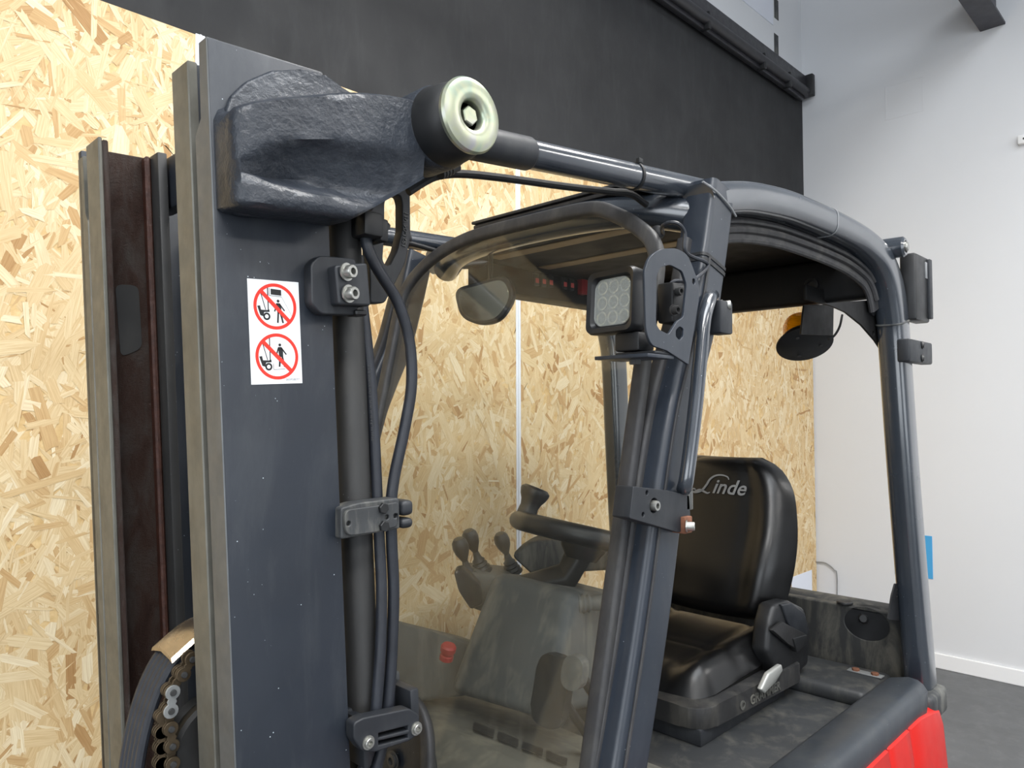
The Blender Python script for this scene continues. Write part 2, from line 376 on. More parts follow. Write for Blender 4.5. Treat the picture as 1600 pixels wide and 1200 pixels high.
# ================================================================== THE HALL
def slab(name, p0, p1, mat, label, cat, r=0.0):
    o = obj(name, box(BM(), p0, p1, r), mat, smooth=0); return tag(o, label, cat, kind='structure')
RAIL_Z = 3.60
wall_left = slab('wall_left', (ROOM_X0, ROOM_Y1, 0), (ROOM_X1 + 0.2, ROOM_Y1 + 0.2, RAIL_Z), 'dark_wall', 'dark grey painted wall behind the forklift with boards on its lower part', 'wall')
obj('upper_band', box(BM(), (ROOM_X0, ROOM_Y1, RAIL_Z), (ROOM_X1 + 0.2, ROOM_Y1 + 0.2, ROOM_Z)), 'white_wall', wall_left, smooth=0)
wall_back = slab('wall_back', (ROOM_X1, ROOM_Y0, 0), (ROOM_X1 + 0.2, ROOM_Y1, ROOM_Z), 'white_wall', 'plain white wall at the back right of the hall', 'wall')
slab('wall_front', (ROOM_X0 - 0.2, ROOM_Y0, 0), (ROOM_X0, ROOM_Y1 + 0.2, ROOM_Z), 'white_wall', 'white end wall out of view in front of the forklift', 'wall')
slab('wall_right', (ROOM_X0, ROOM_Y0 - 0.2, 0), (ROOM_X1 + 0.2, ROOM_Y0, ROOM_Z), 'white_wall', 'white wall out of view behind the photographer', 'wall')
slab('floor', (ROOM_X0 - 0.2, ROOM_Y0 - 0.2, -0.2), (ROOM_X1 + 0.2, ROOM_Y1 + 0.2, 0), 'floor_grey', 'smooth grey concrete floor', 'floor')
slab('ceiling', (ROOM_X0 - 0.2, ROOM_Y0 - 0.2, ROOM_Z), (ROOM_X1 + 0.2, ROOM_Y1 + 0.2, ROOM_Z + 0.2), 'ceiling_grey', 'pale ceiling of the hall', 'ceiling')
slab('baseboard_back', (ROOM_X1 - 0.016, ROOM_Y0, 0), (ROOM_X1, ROOM_Y1 - 0.05, 0.086), 'white_trim', 'glossy white baseboard along the foot of the white wall', 'baseboard', 0.004)
# oriented strand boards, 1.25 m wide, with white joint strips between them
BY0, BTOP = 2.007, 2.541
def strands(x0, x1, z0, z1, y, count):
    n_ = count; rs = np.random
    L = np.clip(rs.lognormal(math.log(0.066), 0.50, n_), 0.014, 0.16); Wd = np.clip(rs.lognormal(math.log(0.0145), 0.6, n_), 0.0022, 0.042)
    Wd = np.minimum(Wd, L * 0.6)
    cx = rs.uniform(x0, x1, n_); cz = rs.uniform(z0, z1, n_); th = np.pi / 2 + rs.normal(0, 0.75, n_)
    # six corner points per strand, ragged ends
    base = np.array([(-.5, -.5), (.5, -.5), (.58, 0), (.5, .5), (-.5, .5), (-.57, 0.1)])
    uu = base[None, :, 0] + rs.normal(0, 0.10, (n_, 6)); vv = base[None, :, 1] + rs.normal(0, 0.10, (n_, 6))
    u = uu * L[:, None]; v = vv * Wd[:, None]
    X = np.clip(cx[:, None] + u * np.cos(th)[:, None] - v * np.sin(th)[:, None], x0, x1)
    Z = np.clip(cz[:, None] + u * np.sin(th)[:, None] + v * np.cos(th)[:, None], z0, z1)
    hgt = np.sort(rs.uniform(0.0002, 0.0016, n_)); slope = rs.normal(0, 0.00012, (n_, 6))
    Y = y - hgt[:, None] - np.abs(slope)
    co = np.stack([X, Y, Z], 2).reshape(-1, 3)
    me = bpy.data.meshes.new('strands'); me.vertices.add(n_ * 6); me.vertices.foreach_set('co', co.ravel())
    me.loops.add(n_ * 6); me.loops.foreach_set('vertex_index', np.arange(n_ * 6)); me.polygons.add(n_)
    me.polygons.foreach_set('loop_start', np.arange(n_) * 6); me.update(calc_edges=True)
    uvl = me.uv_layers.new(name='UVMap'); off = rs.uniform(0, 20, (n_, 1, 2))
    uvl.data.foreach_set('uv', (np.stack([u, v], 2) + off).astype('f').ravel())
    tone = np.clip(np.where(rs.rand(n_) < 0.12, rs.uniform(0, 0.3, n_), rs.normal(0.66, 0.2, n_)), 0, 1)
    at_ = me.attributes.new('tone', 'FLOAT', 'FACE'); at_.data.foreach_set('value', tone.astype('f'))
    return me
for (bx0, bx1, dens) in ((-1.68, -0.43, 1500), (-0.43, 0.82, 2600), (0.82, 2.07, 2600), (2.07, 3.32, 2200), (3.32, ROOM_X1 - 0.004, 1700)):
    p = obj('osb_panel', box(BM(), (bx0 + 0.004, BY0, 0.03), (bx1 - 0.004, ROOM_Y1, BTOP), 0.0015, 1), 'osb_base', wall_left, smooth=0, label='wood strand board with large pale flakes')
    me = strands(bx0 + 0.006, bx1 - 0.006, 0.033, BTOP - 0.002, BY0, int((bx1 - bx0) * (BTOP - 0.03) * dens))
    link_mesh('wood_strands', me, 'osb_strand', p, smooth=0, kind='stuff')
for jx in (-0.43, 0.82, 2.07, 3.32):
    bm = BM(); box(bm, (jx - 0.013, BY0 - 0.003, 0.03), (jx + 0.013, BY0 + 0.001, BTOP + 0.002), 0.001, 1); box(bm, (jx - 0.003, BY0 - 0.006, 0.03), (jx + 0.003, BY0 - 0.002, BTOP + 0.002), 0.001, 1)
    obj('joint_strip', bm, 'joint_white', wall_left, smooth=0)
# track along the top of the dark wall
rail = empty('curtain_rail', (3.0, 2.0, RAIL_Z - 0.03))
bm = BM(); box(bm, (-4.9, 1.985, RAIL_Z + 0.035), (4.80, 2.052, RAIL_Z + 0.115), 0.006); obj('mounting_profile', bm, 'black_steel', rail)
bm = BM(); tube(bm, [(-4.9, 1.99, RAIL_Z + 0.008), (4.82, 1.99, RAIL_Z + 0.008)], 0.030, 12, 0); obj('rail_tube', bm, 'black_steel', rail)
bm = BM(); box(bm, (-4.9, 1.998, RAIL_Z - 0.045), (4.78, 2.030, RAIL_Z - 0.015), 0.004); obj('lower_track', bm, 'black_steel', rail)
bm = BM(); box(bm, (4.79, 1.945, RAIL_Z - 0.02), (4.835, 2.05, RAIL_Z + 0.125), 0.008); obj('end_bracket', bm, 'plastic_black', rail)
for bxp in (2.9, 3.5, 4.15, 4.5):
    bm = BM(); box(bm, (bxp, 1.966, RAIL_Z - 0.05), (bxp + 0.025, 2.02, RAIL_Z + 0.045), 0.005); obj('clamp', bm, 'plastic_black', rail)
tag(rail, 'black tube rail running along the top edge of the dark wall', 'rail')
# slotted wall standard above the rail
for z0 in (3.70, 3.86):
    p0 = onY(1213, 85, ROOM_Y1) if z0 == 3.70 else onY(1213, 30, ROOM_Y1)
    bm = BM(); box(bm, (p0.x - 0.03, ROOM_Y1 - 0.002, p0.z), (p0.x + 0.03, ROOM_Y1 + 0.004, p0.z + 0.13), 0.001, 1); obj('slotted_strip', bm, 'bracket_dusty', wall_left)
pp = onY(1175, 18, ROOM_Y1)
bm = BM(); box(bm, (3.75, ROOM_Y1 - 0.004, pp.z + 0.02), (4.45, ROOM_Y1 + 0.002, pp.z + 0.5), 0.001, 1); obj('wall_plate', bm, 'paper', wall_left)
# steel roof beam running into the white wall
beam = BM(); box(beam, (0.5, 0.888, 3.684), (ROOM_X1, 1.012, 3.70), 0.002, 1); box(beam, (0.5, 0.93, 3.70), (ROOM_X1, 0.97, 3.90), 0.002, 1); box(beam, (0.5, 0.888, 3.90), (ROOM_X1, 1.012, 3.92), 0.002, 1)
tag(obj('trim_1', beam, 'beam_steel', smooth=0), 'dark steel roof beam running into the white wall at top right', 'beam', kind='structure')
bm = BM(); box(bm, (0.9, -7.0, 4.62), (1.1, 2.052, 4.95), 0.004); tag(obj('trim_2', bm, 'beam_steel', smooth=0), 'dark steel cross girder under the ceiling, out of view', 'beam', kind='structure')
# access panel in the white wall
a0 = onX(1384, 188.6, ROOM_X1); a1 = onX(1443, 173.3, ROOM_X1)
pw = abs(a1.y - a0.y)
fr_ = (V((ROOM_X1, a1.y, a0.z)), V((0, -1, 0)), V((0, 0, 1)))
flat('access_panel', [[(-pw, 0), (0, 0), (0, pw), (-pw, pw)], [(-pw + 0.004, 0.004), (-pw + 0.004, pw - 0.004), (-0.004, pw - 0.004), (-0.004, 0.004)]], 0.003, fr_, 'white_wall', wall_back, smooth=0)
# small things on the white wall
s0 = onX(1592, 228, ROOM_X1)
sr = empty('wall_socket', s0); bm = BM(); box(bm, (ROOM_X1 - 0.035, s0.y - 0.10, s0.z), (ROOM_X1, s0.y, s0.z + 0.05), 0.006); obj('housing', bm, 'white_trim', sr)
bm = BM(); lathe(bm, [(0, 0.001), (0.006, 0.001), (0.006, 0)], (ROOM_X1 - 0.035, s0.y - 0.03, s0.z + 0.025), (-1, 0, 0), 12); obj('screw', bm, 'bolt_dark', sr)
tag(sr, 'small white junction box on the white wall at the right edge', 'junction box')
q = onX(1458, 905, ROOM_X1); q1 = onX(1458, 838, ROOM_X1)
tag(obj('poster', box(BM(), (ROOM_X1 - 0.003, q.y, q.z), (ROOM_X1, q.y + 0.21, q1.z), 0.0005, 1), 'poster_blue', smooth=0), 'bright blue sheet on the white wall, just showing behind the rear pillar', 'poster')
q = onY(1268, 925, BY0); q1 = onY(1268, 890, BY0)
bm = BM(); box(bm, (q.x - 0.30, BY0 - 0.005, q.z - 0.25), (q.x, BY0 - 0.002, q1.z), 0.0005, 1)
tag(obj('paper_sheet', bm, 'paper', smooth=0), 'white sheet of paper fixed to the boards beside the seat', 'paper')
bm = BM(); tube(bm, [onX(1274, 878, ROOM_X1 - 0.01), onX(1290, 880, ROOM_X1 - 0.012), onX(1303, 890, ROOM_X1 - 0.012), onX(1308, 905, ROOM_X1 - 0.012), onX(1306, 1000, ROOM_X1 - 0.012)], 0.004, 6, 6)
tag(obj('wall_cable', bm, 'link_zinc'), 'thin grey cable hanging on the white wall beside the boards', 'cable')
# ceiling lamps
for i, (lx, ly) in enumerate(LAMPS):
    lp = empty('ceiling_lamp', (lx, ly, ROOM_Z))
    bm = BM(); box(bm, (lx - 0.8, ly - 0.18, 3.86), (lx + 0.8, ly + 0.18, 3.93), 0.01); obj('housing', bm, 'white_trim', lp)
    bm = BM(); box(bm, (lx - 0.76, ly - 0.155, 3.845), (lx + 0.76, ly + 0.155, 3.865), 0.004); obj('diffuser', bm, 'lamp_diffuser', lp)
    for sx in (-0.6, 0.6):
        bm = BM(); tube(bm, [(lx + sx, ly, 3.92), (lx + sx, ly, ROOM_Z)], 0.004, 6, 0); obj('suspension_wire', bm, 'bolt_steel', lp)
    tag(lp, ('long white ceiling lamp hung in front of the mast, out of view', 'long white ceiling lamp hung beside the cab roof, out of view', 'long white ceiling lamp hung behind the photographer on the mast side, out of view', 'long white ceiling lamp hung behind the photographer on the wall side, out of view', 'long white ceiling lamp hung nearest the white back wall, out of view')[i], 'lamp', 'ceiling lamps of the hall')
# ================================================================== THE FORKLIFT
FL = empty('forklift', (1.35, YC, 0.0))
tag(FL, 'dark grey and red forklift truck with open cab and raised mast uprights', 'forklift')
YV = V((0, 1, 0))
MF = (V((MO.x, 0, MO.z)), MX, YV, MZ)        # mast frame for box(): (a, y, c)
CB = -1.80
# ---- near outer upright
up = obj('outer_upright', box(BM(), (0.0005, 0.86, CB), (0.157, 0.876, 0.0), 0.0035, 2, MF), 'mast_paint', FL, label='broad dark blue grey side of the mast with a warning sticker')
t = BM(); prism(t, [M(0.0, 0.8615, CB), M(0.0, 0.8615, 0.0), M(0.0, 0.884, 0.0), M(0.0, 0.884, -0.092), M(0.0, 0.904, -0.108), M(0.0, 0.904, CB)], MX * 0.016, 0.0012, 1)
obj('front_flange', t, 'steel_flange_grey', up)
obj('rear_flange', box(BM(), (0.139, 0.874, CB), (0.1565, 0.903, -0.001), 0.002, 1, MF), 'mast_paint', up)
# ---- near inner upright
iu = obj('inner_upright', box(BM(), (0.004, 0.9165, CB), (0.112, 0.930, -0.012), 0.002, 1, MF), 'mast_paint', FL, label='inner mast channel beside the broad outer upright')
obj('front_flange', box(BM(), (-0.001, 0.916, CB), (0.012, 0.966, -0.010), 0.0015, 1, MF), 'steel_flange', iu)
obj('rear_flange', box(BM(), (0.094, 0.92, CB), (0.112, 0.967, -0.012), 0.0015, 1, MF), 'mast_paint', iu)
# ---- far uprights
fo = obj('outer_upright', box(BM(), (0.0, far(0.876), CB), (0.157, far(0.86), -0.012), 0.003, 2, MF), 'mast_paint', FL, label='far outer mast channel')
t = BM(); prism(t, [M(0.0, 1.372, CB), M(0.0, 1.372, -0.024), M(0.0, 1.344, -0.024), M(0.0, 1.344, -0.12), M(0.0, 1.331, -0.132), M(0.0, 1.331, CB)], MX * 0.016, 0.0012, 1)
obj('front_flange', t, 'steel_flange', fo)
fi = obj('inner_upright', box(BM(), (0.006, 1.309, CB), (0.106, 1.322, -0.020), 0.002, 1, MF), 'grease_rust', FL, label='far inner mast channel smeared with brown grease')
obj('front_flange', box(BM(), (-0.001, 1.262, CB), (0.005, 1.323, -0.014), 0.0015, 1, MF), 'steel_flange', fi)
obj('flange_lip', box(BM(), (0.0051, 1.262, CB), (0.014, 1.3088, -0.017), 0.002, 1, MF), 'grease_rust', fi)
obj('rear_flange', box(BM(), (0.088, 1.262, CB), (0.104, 1.3088, -0.020), 0.003, 2, MF), 'cylinder_black', fi)
obj('grease_bead', box(BM(), (0.078, 1.290, CB), (0.0878, 1.3088, -0.022), 0.003, 1, MF), 'grease_dark', fi)
obj('grease_bead', box(BM(), (0.0142, 1.296, CB), (0.020, 1.3088, -0.022), 0.002, 1, MF), 'grease_dark', fi)
pa = mp(195, 445, 1.309)
fr_ = (M(0, 1.3085, 0), MX, MZ)
flat('worn_patch', [round_poly([(0.030, pa[1]), (0.066, pa[1]), (0.068, pa[1] - 0.105), (0.034, pa[1] - 0.12)], 0.012)], 0.0012, fr_, 'cylinder_black', fi)
# ---- top cross member and centre hoses between the uprights
cm = obj('cross_member', box(BM(), (0.108, 0.93, -0.11), (0.135, 1.33, -0.022), 0.006, 2, MF), 'mast_paint', FL)
for y, a, r in ((1.225, 0.142, 0.011), (1.20, 0.150, 0.010), (1.18, 0.140, 0.012)):
    bm = BM(); tube(bm, [M(a, y, -0.09), M(a, y + 0.004, -0.2), M(a - 0.01, y, -0.5), M(a, y, -0.9), M(a, y, -1.2)], r, 10, 5); obj('hose', bm, 'rubber', FL)
# ---- lift cylinders
for y in (0.902, far(0.902)):
    lc = obj('lift_cylinder', lathe(BM(), [(0, 0), (0.0245, 0), (0.0245, 1.62), (0.020, 1.63), (0, 1.63)], M(0.205, y, -1.75), MZ, 28), 'cylinder_black', FL)
    obj('lower_collar', lathe(BM(), [(0.0245, 0), (0.030, 0.003), (0.030, 0.05), (0.0245, 0.053)], M(0.205, y, -0.93), MZ, 28), 'bracket_dusty', lc)
# ---- cast arm carrying the tilt cylinder
def arm(Y0, Yb, name_label, sign=1):
    """Y0 outer face, Yb wall side; traced on the near side and mirrored for the far one"""
    st = [(369, 172, 312, 0.0), (376, 160, 318, 0.0), (400, 154, 322, 0.010), (425, 150, 326, 0.018), (450, 147, 329, 0.022), (475, 145, 332, 0.023), (500, 143, 335, 0.023), (525, 141, 338, 0.022), (545, 140, 341, 0.021), (560, 140, 334, 0.020), (580, 141, 323, 0.019), (600, 143, 312, 0.018), (620, 146, 301, 0.016), (640, 150, 290, 0.012), (662, 156, 277, 0.006)]
    vu = [0.62, 0.60, 0.50, 0.44, 0.40, 0.39, 0.39, 0.41, 0.42, 0.44, 0.48, 0.53, 0.59, 0.64, 0.7]
    vl = [0.68, 0.70, 0.74, 0.78, 0.80, 0.82, 0.83, 0.85, 0.87, 0.92, 1.0, 1.08, 1.15, 1.2, 1.2]
    rings = []
    for k, ((px, yt, yb, A), u0, u1) in enumerate(zip(st, vu, vl)):
        if sign < 0 and k < 6: continue
        a, ct = mp(px, yt, 0.80); _, cb = mp(px, yb, 0.80)
        fl = 0.018 if k == 0 else (0.006 if k == 1 else 0.0)
        y0 = 0.80 + fl; ybk = 0.868
        ring = []
        lift = 0.016 * max(0, 1 - abs(k - 3.5) / 5.0)
        ring.append((a, ybk, ct + 0.006 + lift)); ring.append((a, (y0 + ybk) / 2 + 0.005, ct - 0.004 + lift * 0.1)); ring.append((a, y0 + 0.012, ct - 0.0)); ring.append((a, y0 + 0.004, ct - 0.003))
        m = 16
        for q in range(m + 1):
            v = 0.04 + 0.92 * q / m
            dep = 0.0
            if v > u0:
                t_ = (v - u0) / max(0.01, u1 - u0)
                rise = min(1.0, (v - u0) / 0.055)
                dep = 1.5 * A * ((0.30 * rise + 0.70 * min(1.0, t_ / 0.72)) if t_ < 0.72 else max(0.0, 1 - (t_ - 0.72) / 0.28) ** 0.8)
            ring.append((a, y0 + dep, ct + (cb - ct) * v))
        ring.append((a, y0 + 0.005, cb + 0.001)); ring.append((a, y0 + 0.014, cb)); ring.append((a, ybk, cb + 0.002))
        rings.append([M(p[0], p[1] if sign > 0 else far(p[1]), p[2]) for p in ring])
    bm = BM(); loft(bm, rings)
    o = obj('mast_arm', bm, 'cast_paint', FL, smooth=50, label=name_label)
    # base pad cast against the upright
    pts = [(353, 172), (362, 148), (385, 126), (425, 109), (470, 108), (498, 113), (506, 122), (560, 150), (556, 330), (546, 346), (380, 337), (362, 331), (357, 318)]
    if sign < 0: return o
    pad = BM(); prism(pad, [V((p.x, 0.8605 if sign > 0 else far(0.8605), p.z)) for p in (onY(a, b, 0.848) for a, b in pts)], (0, -0.0135 * sign, 0), 0.006, 3)
    obj('base_pad', pad, 'cast_paint', o)
    return o
arm_n = arm(0.80, 0.868, 'rough cast mast arm with a scooped side')
arm_f = arm(0.80, 0.868, 'far cast mast arm', -1)
PIV = V((0.672, 0, 1.9145))
for o, s, y0 in ((arm_n, 1, 0.0), (arm_f, -1, 0.0)):
    fy = (lambda y: y) if s > 0 else far
    ax = (0, -1 * s, 0)
    obj('rubber_bush', lathe(BM(), [(0, 0), (0.040, 0), (0.050, 0.012), (0.056, 0.035), (0.057, 0.065), (0.054, 0.092), (0.046, 0.108), (0.040, 0.112), (0, 0.112)], (PIV.x, fy(0.862), PIV.z), ax, 40), 'rubber', o)
    obj('bush_ring', lathe(BM(), [(0.0555, 0.0), (0.0590, 0.003), (0.0590, 0.055), (0.0560, 0.060)], (PIV.x, fy(0.858), PIV.z), ax, 40), 'cast_paint', o)
    cap = obj('end_cap', lathe(BM(), [(0, -0.008), (0.045, -0.008), (0.0515, -0.003), (0.0525, 0.003), (0.050, 0.007), (0.043, 0.0095), (0.030, 0.0100), (0.0235, 0.0088), (0.0205, 0.006), (0.0195, 0.002), (0.0195, -0.006), (0, -0.006)], (PIV.x, fy(0.744), PIV.z), ax, 48), 'zinc_plate', o, label='zinc plated round end cap')
    hex_bolt(o, (PIV.x, fy(0.750), PIV.z), ax, 0.0135, 0.010, 'zinc_plate', 'cap_bolt')
# ---- ribbed web with a D shaped opening under the arm
dl = [(640, 283), (640.5, 372), (632, 412), (615, 446), (600, 474), (578, 474), (575, 335), (590, 312)]
dh = [(600, 318), (604, 309), (614, 304), (625, 306), (628, 318), (628, 360), (620, 392), (609, 414), (602, 416), (597, 406), (600, 365)]
to2 = lambda pts, Y: [(onY(a, b, Y).x, onY(a, b, Y).z) for a, b in pts]
lw = flat('arm_web', [round_poly(to2(dl, 0.905), 0.006), round_poly(to2(dh, 0.905), 0.004)], 0.020, sideframe(0.913), 'bracket_paint', FL, 0.002, label='cast web with a D shaped opening under the mast arm')
pc = onY(633.5, 359, 0.902)
flat('cast_lettering', None, 0.0016, (V((pc.x, 0.9022, pc.z)), V((0.10, 0, 0.995)).normalized(), V((-0.995, 0, 0.10)).normalized()), 'bracket_dusty', lw, text='1521-04 V11', size=0.0108, offset=0.0002)
# ---- tilt cylinders along the roof line
for s in (1, -1):
    fy = (lambda y: y) if s > 0 else far
    p0 = V((0.69, fy(0.805), 1.906)); p1 = V((1.30, fy(0.757), 1.948)); d = (p1 - p0).normalized()
    tc = obj('tilt_cylinder', lathe(BM(), [(0, 0), (0.0232, 0), (0.0232, (p1 - p0).length), (0, (p1 - p0).length)], p0, d, 32), 'guard_paint', FL)
    obj('sleeve', lathe(BM(), [(0.0232, 0.0), (0.0262, 0.0), (0.0262, 0.150), (0.0246, 0.154), (0.0232, 0.155)], p0, d, 32), 'bracket_paint', tc)
    obj('cable_tie', lathe(BM(), [(0.0235, 0), (0.0252, 0), (0.0252, 0.006), (0.0235, 0.006)], p0 + d * 0.41, d, 28), 'rubber', tc)
    tl = V((0.0, -0.012 * s, 0.024)); q0 = p0 + d * 0.413 + tl
    obj('tie_lock', box(BM(), (q0.x - 0.006, q0.y - 0.004, q0.z - 0.003), (q0.x + 0.006, q0.y + 0.004, q0.z + 0.006), 0.001), 'rubber', tc)
    bm = BM()
    if s > 0:
        tube(bm, [onY(638, 300, 0.875), onY(655, 289, 0.872), onY(678, 277, 0.868), onY(705, 272, 0.862), onY(740, 273, 0.855), onY(800, 280, 0.845), onY(880, 291, 0.83), onY(950, 299, 0.815), onY(985, 303, 0.805), onY(1010, 320, 0.80)], 0.0064, 10, 6)
        hs = obj('hose', bm, 'rubber', FL)
        a_, b_ = onY(688, 272, 0.85), onY(722, 258, 0.85)
        ff = BM(); dd = (b_ - a_).normalized(); prof = [(0, 0)]
        for k in range(4): prof += [(0.0085, k * 0.007), (0.0085, k * 0.007 + 0.004), (0.0068, k * 0.007 + 0.0045), (0.0068, k * 0.007 + 0.0065)]
        prof += [(0.0068, 0.040), (0, 0.040)]
        obj('hose_fitting', lathe(ff, prof, a_, dd, 14), 'bolt_dark', hs)
    else:
        tube(bm, [onY(600, 372, 1.44), onY(640, 380, 1.44), onY(690, 395, 1.44), onY(715, 408, 1.44)], 0.006, 10, 6); obj('hose', bm, 'rubber', FL)
# ---- mast hoses on the near side
h1 = [onY(x, y, Y) for x, y, Y in ((570, 362, 0.872), (575, 388, 0.868), (592, 424, 0.866), (620, 470, 0.866), (639, 530, 0.866), (643, 600, 0.866), (632, 670, 0.868), (617, 740, 0.87), (611, 790, 0.87), (612, 850, 0.872), (615, 920, 0.872), (613, 1000, 0.872), (609, 1070, 0.872), (604, 1120, 0.872), (598, 1160, 0.872), (584, 1215, 0.875))]
h2 = [onY(x, y, Y) for x, y, Y in ((560, 400, 0.895), (566, 470, 0.892), (574, 540, 0.888), (580, 600, 0.886), (586, 700, 0.884), (590, 790, 0.88), (593, 850, 0.876), (596, 920, 0.872), (595, 1000, 0.868), (590, 1080, 0.866), (585, 1130, 0.866), (578, 1170, 0.868), (562, 1215, 0.872))]
bm = BM(); tube(bm, h1, 0.0084, 16, 6); obj('hose', bm, 'hose_rubber', FL, label='blue black hose bowing out from the mast')
bm = BM(); tube(bm, h2, 0.0080, 16, 6); ho = obj('hose', bm, 'hose_rubber', FL)
bm = BM(); tube(bm, [onY(x, y, 0.905) for x, y in ((558, 380), (562, 470), (569, 560), (574, 660), (577, 760), (579, 800))], 0.004, 8, 6); obj('cable', bm, 'rubber', FL)
a_, b_ = onY(577, 560, 0.879), onY(584, 700, 0.877)
d_ = (b_ - a_).normalized()
flat('hose_print', None, 0.0002, (V((((a_ + b_) / 2).x - 0.0015, 0.8776, ((a_ + b_) / 2).z)), d_, V((-d_.z, 0, d_.x)) * -1), 'bolt_dark', ho, text='LINE FORCE NO 2  29.W 10.10-6.E- 10 16/10', size=0.0056)
# hose junction block under the arm
jb = obj('hose_block', box(BM(), (onY(562, 0, 0.86).x, 0.845, onY(580, 372, 0.86).z), (onY(592, 0, 0.86).x, 0.885, onY(580, 334, 0.86).z), 0.004), 'plastic_black', FL)
obj('block_cap', box(BM(), (onY(590, 0, 0.86).x, 0.850, onY(580, 376, 0.86).z), (onY(603, 0, 0.86).x, 0.885, onY(580, 340, 0.86).z), 0.004), 'plastic_black', jb)
hex_bolt(jb, onY(601, 353, 0.868), (1, 0, 0), 0.0055, 0.007, 'bolt_dark')
# ---- upper hose clamp with two socket screws
bp = [mp(x, y, 0.842) for x, y in ((486, 412), (500, 399), (556, 404), (560, 492), (502, 491), (487, 474))]
cl = flat('hose_clamp', [round_poly(bp, 0.006)], 0.020, (V((MO.x, 0.852, MO.z)), MX, MZ), 'bracket_paint', FL, 0.002, label='upper hose clamp with two bright socket screws')
cb_ = [mp(x, y, 0.822) for x, y in ((524, 414), (575, 410), (581, 478), (530, 476))]
flat('clamp_block', [round_poly(cb_, 0.005)], 0.046, (V((MO.x, 0.846, MO.z)), MX, MZ), 'bracket_paint', cl, 0.003)
for x, y in ((541, 425), (544, 459)): socket_bolt(cl, onY(x, y, 0.8225), (0.25, -1, 0), 0.0088, 0.0125)
q0 = mp(560, 485, 0.83)
obj('clamp_nut', box(BM(), (q0[0], 0.835, q0[1] - 0.006), (q0[0] + 0.018, 0.86, q0[1] + 0.002), 0.002, 1, MF), 'plastic_black', cl)
# ---- middle clamp
mc = [mp(x, y, 0.846) for x, y in ((533, 794), (560, 786), (624, 778), (625, 826), (575, 835), (533, 843))]
mcl = flat('hose_clamp', [round_poly(mc, 0.004)], 0.030, (V((MO.x, 0.861, MO.z)), MX, MZ), 'bracket_dusty', FL, 0.002, label='dusty middle hose clamp with two hexagon nuts')
mc2 = [mp(x, y, 0.842) for x, y in ((537, 797), (590, 790), (622, 784), (621, 822), (588, 831), (540, 838))]
hl = [circle2(*mp(x, y, 0.842), 0.0034, 12) for x, y in ((544, 818), (604, 808), (617, 806))]
flat('clamp_plate', [round_poly(mc2, [0.012, 0.003, 0.006, 0.006, 0.003, 0.012])] + hl, 0.006, (V((MO.x, 0.8435, MO.z)), MX, MZ), 'bracket_dusty', mcl, 0.0012)
for x, y in ((598, 794), (599, 822)): hex_bolt(mcl, onY(x, y, 0.840), (0, -1, 0), 0.0078, 0.005, 'rubber', 'nut')
c0 = onY(629, 800, 0.865)
for z0, z1 in ((-0.022, -0.007), (-0.004, 0.018)): obj('strap_rib', box(BM(), (c0.x - 0.012, 0.850, c0.z + z0), (c0.x + 0.010, 0.886, c0.z + z1), 0.007, 3), 'bracket_paint', mcl, smooth=60)
# ---- lower clamp
lo_ = [mp(x, y, 0.838) for x, y in ((553, 1130), (568, 1122), (640, 1107), (655, 1117), (656, 1146), (640, 1158), (585, 1176), (566, 1174), (553, 1156)) ]
sl1 = [mp(x, y, 0.838) for x, y in ((592, 1146), (638, 1134), (638, 1141), (592, 1153))]; sl2 = [mp(x, y, 0.838) for x, y in ((592, 1158), (638, 1147), (638, 1153), (592, 1165))]
lcl = flat('hose_clamp', [round_poly(lo_, 0.005), sl1, sl2], 0.020, (V((MO.x, 0.848, MO.z)), MX, MZ), 'bracket_paint', FL, 0.002, label='lower hose clamp with slotted front and two socket screws')
bx_ = mp(556, 1112, 0.87); by_ = mp(648, 1150, 0.87)
for p0, p1 in (((bx_[0], 0.855, by_[1] - 0.006), (bx_[0] + 0.014, 0.90, bx_[1] - 0.008)), ((by_[0] - 0.016, 0.855, by_[1] + 0.006), (by_[0], 0.915, bx_[1] + 0.006)), ((bx_[0], 0.892, by_[1]), (by_[0], 0.905, bx_[1] - 0.004))):
    obj('clamp_side', box(BM(), p0, p1, 0.004, 2, MF), 'bracket_paint', lcl)
for x, y in ((575, 1160), (650, 1138)): socket_bolt(lcl, onY(x, y, 0.838), (0, -1, 0), 0.0068, 0.006)
obj('back_plate', box(BM(), (bx_[0] + 0.0, 0.905, bx_[1] - 0.01), (by_[0] + 0.004, 0.935, bx_[1] + 0.016), 0.003, 2, MF), 'bracket_dusty', lcl)
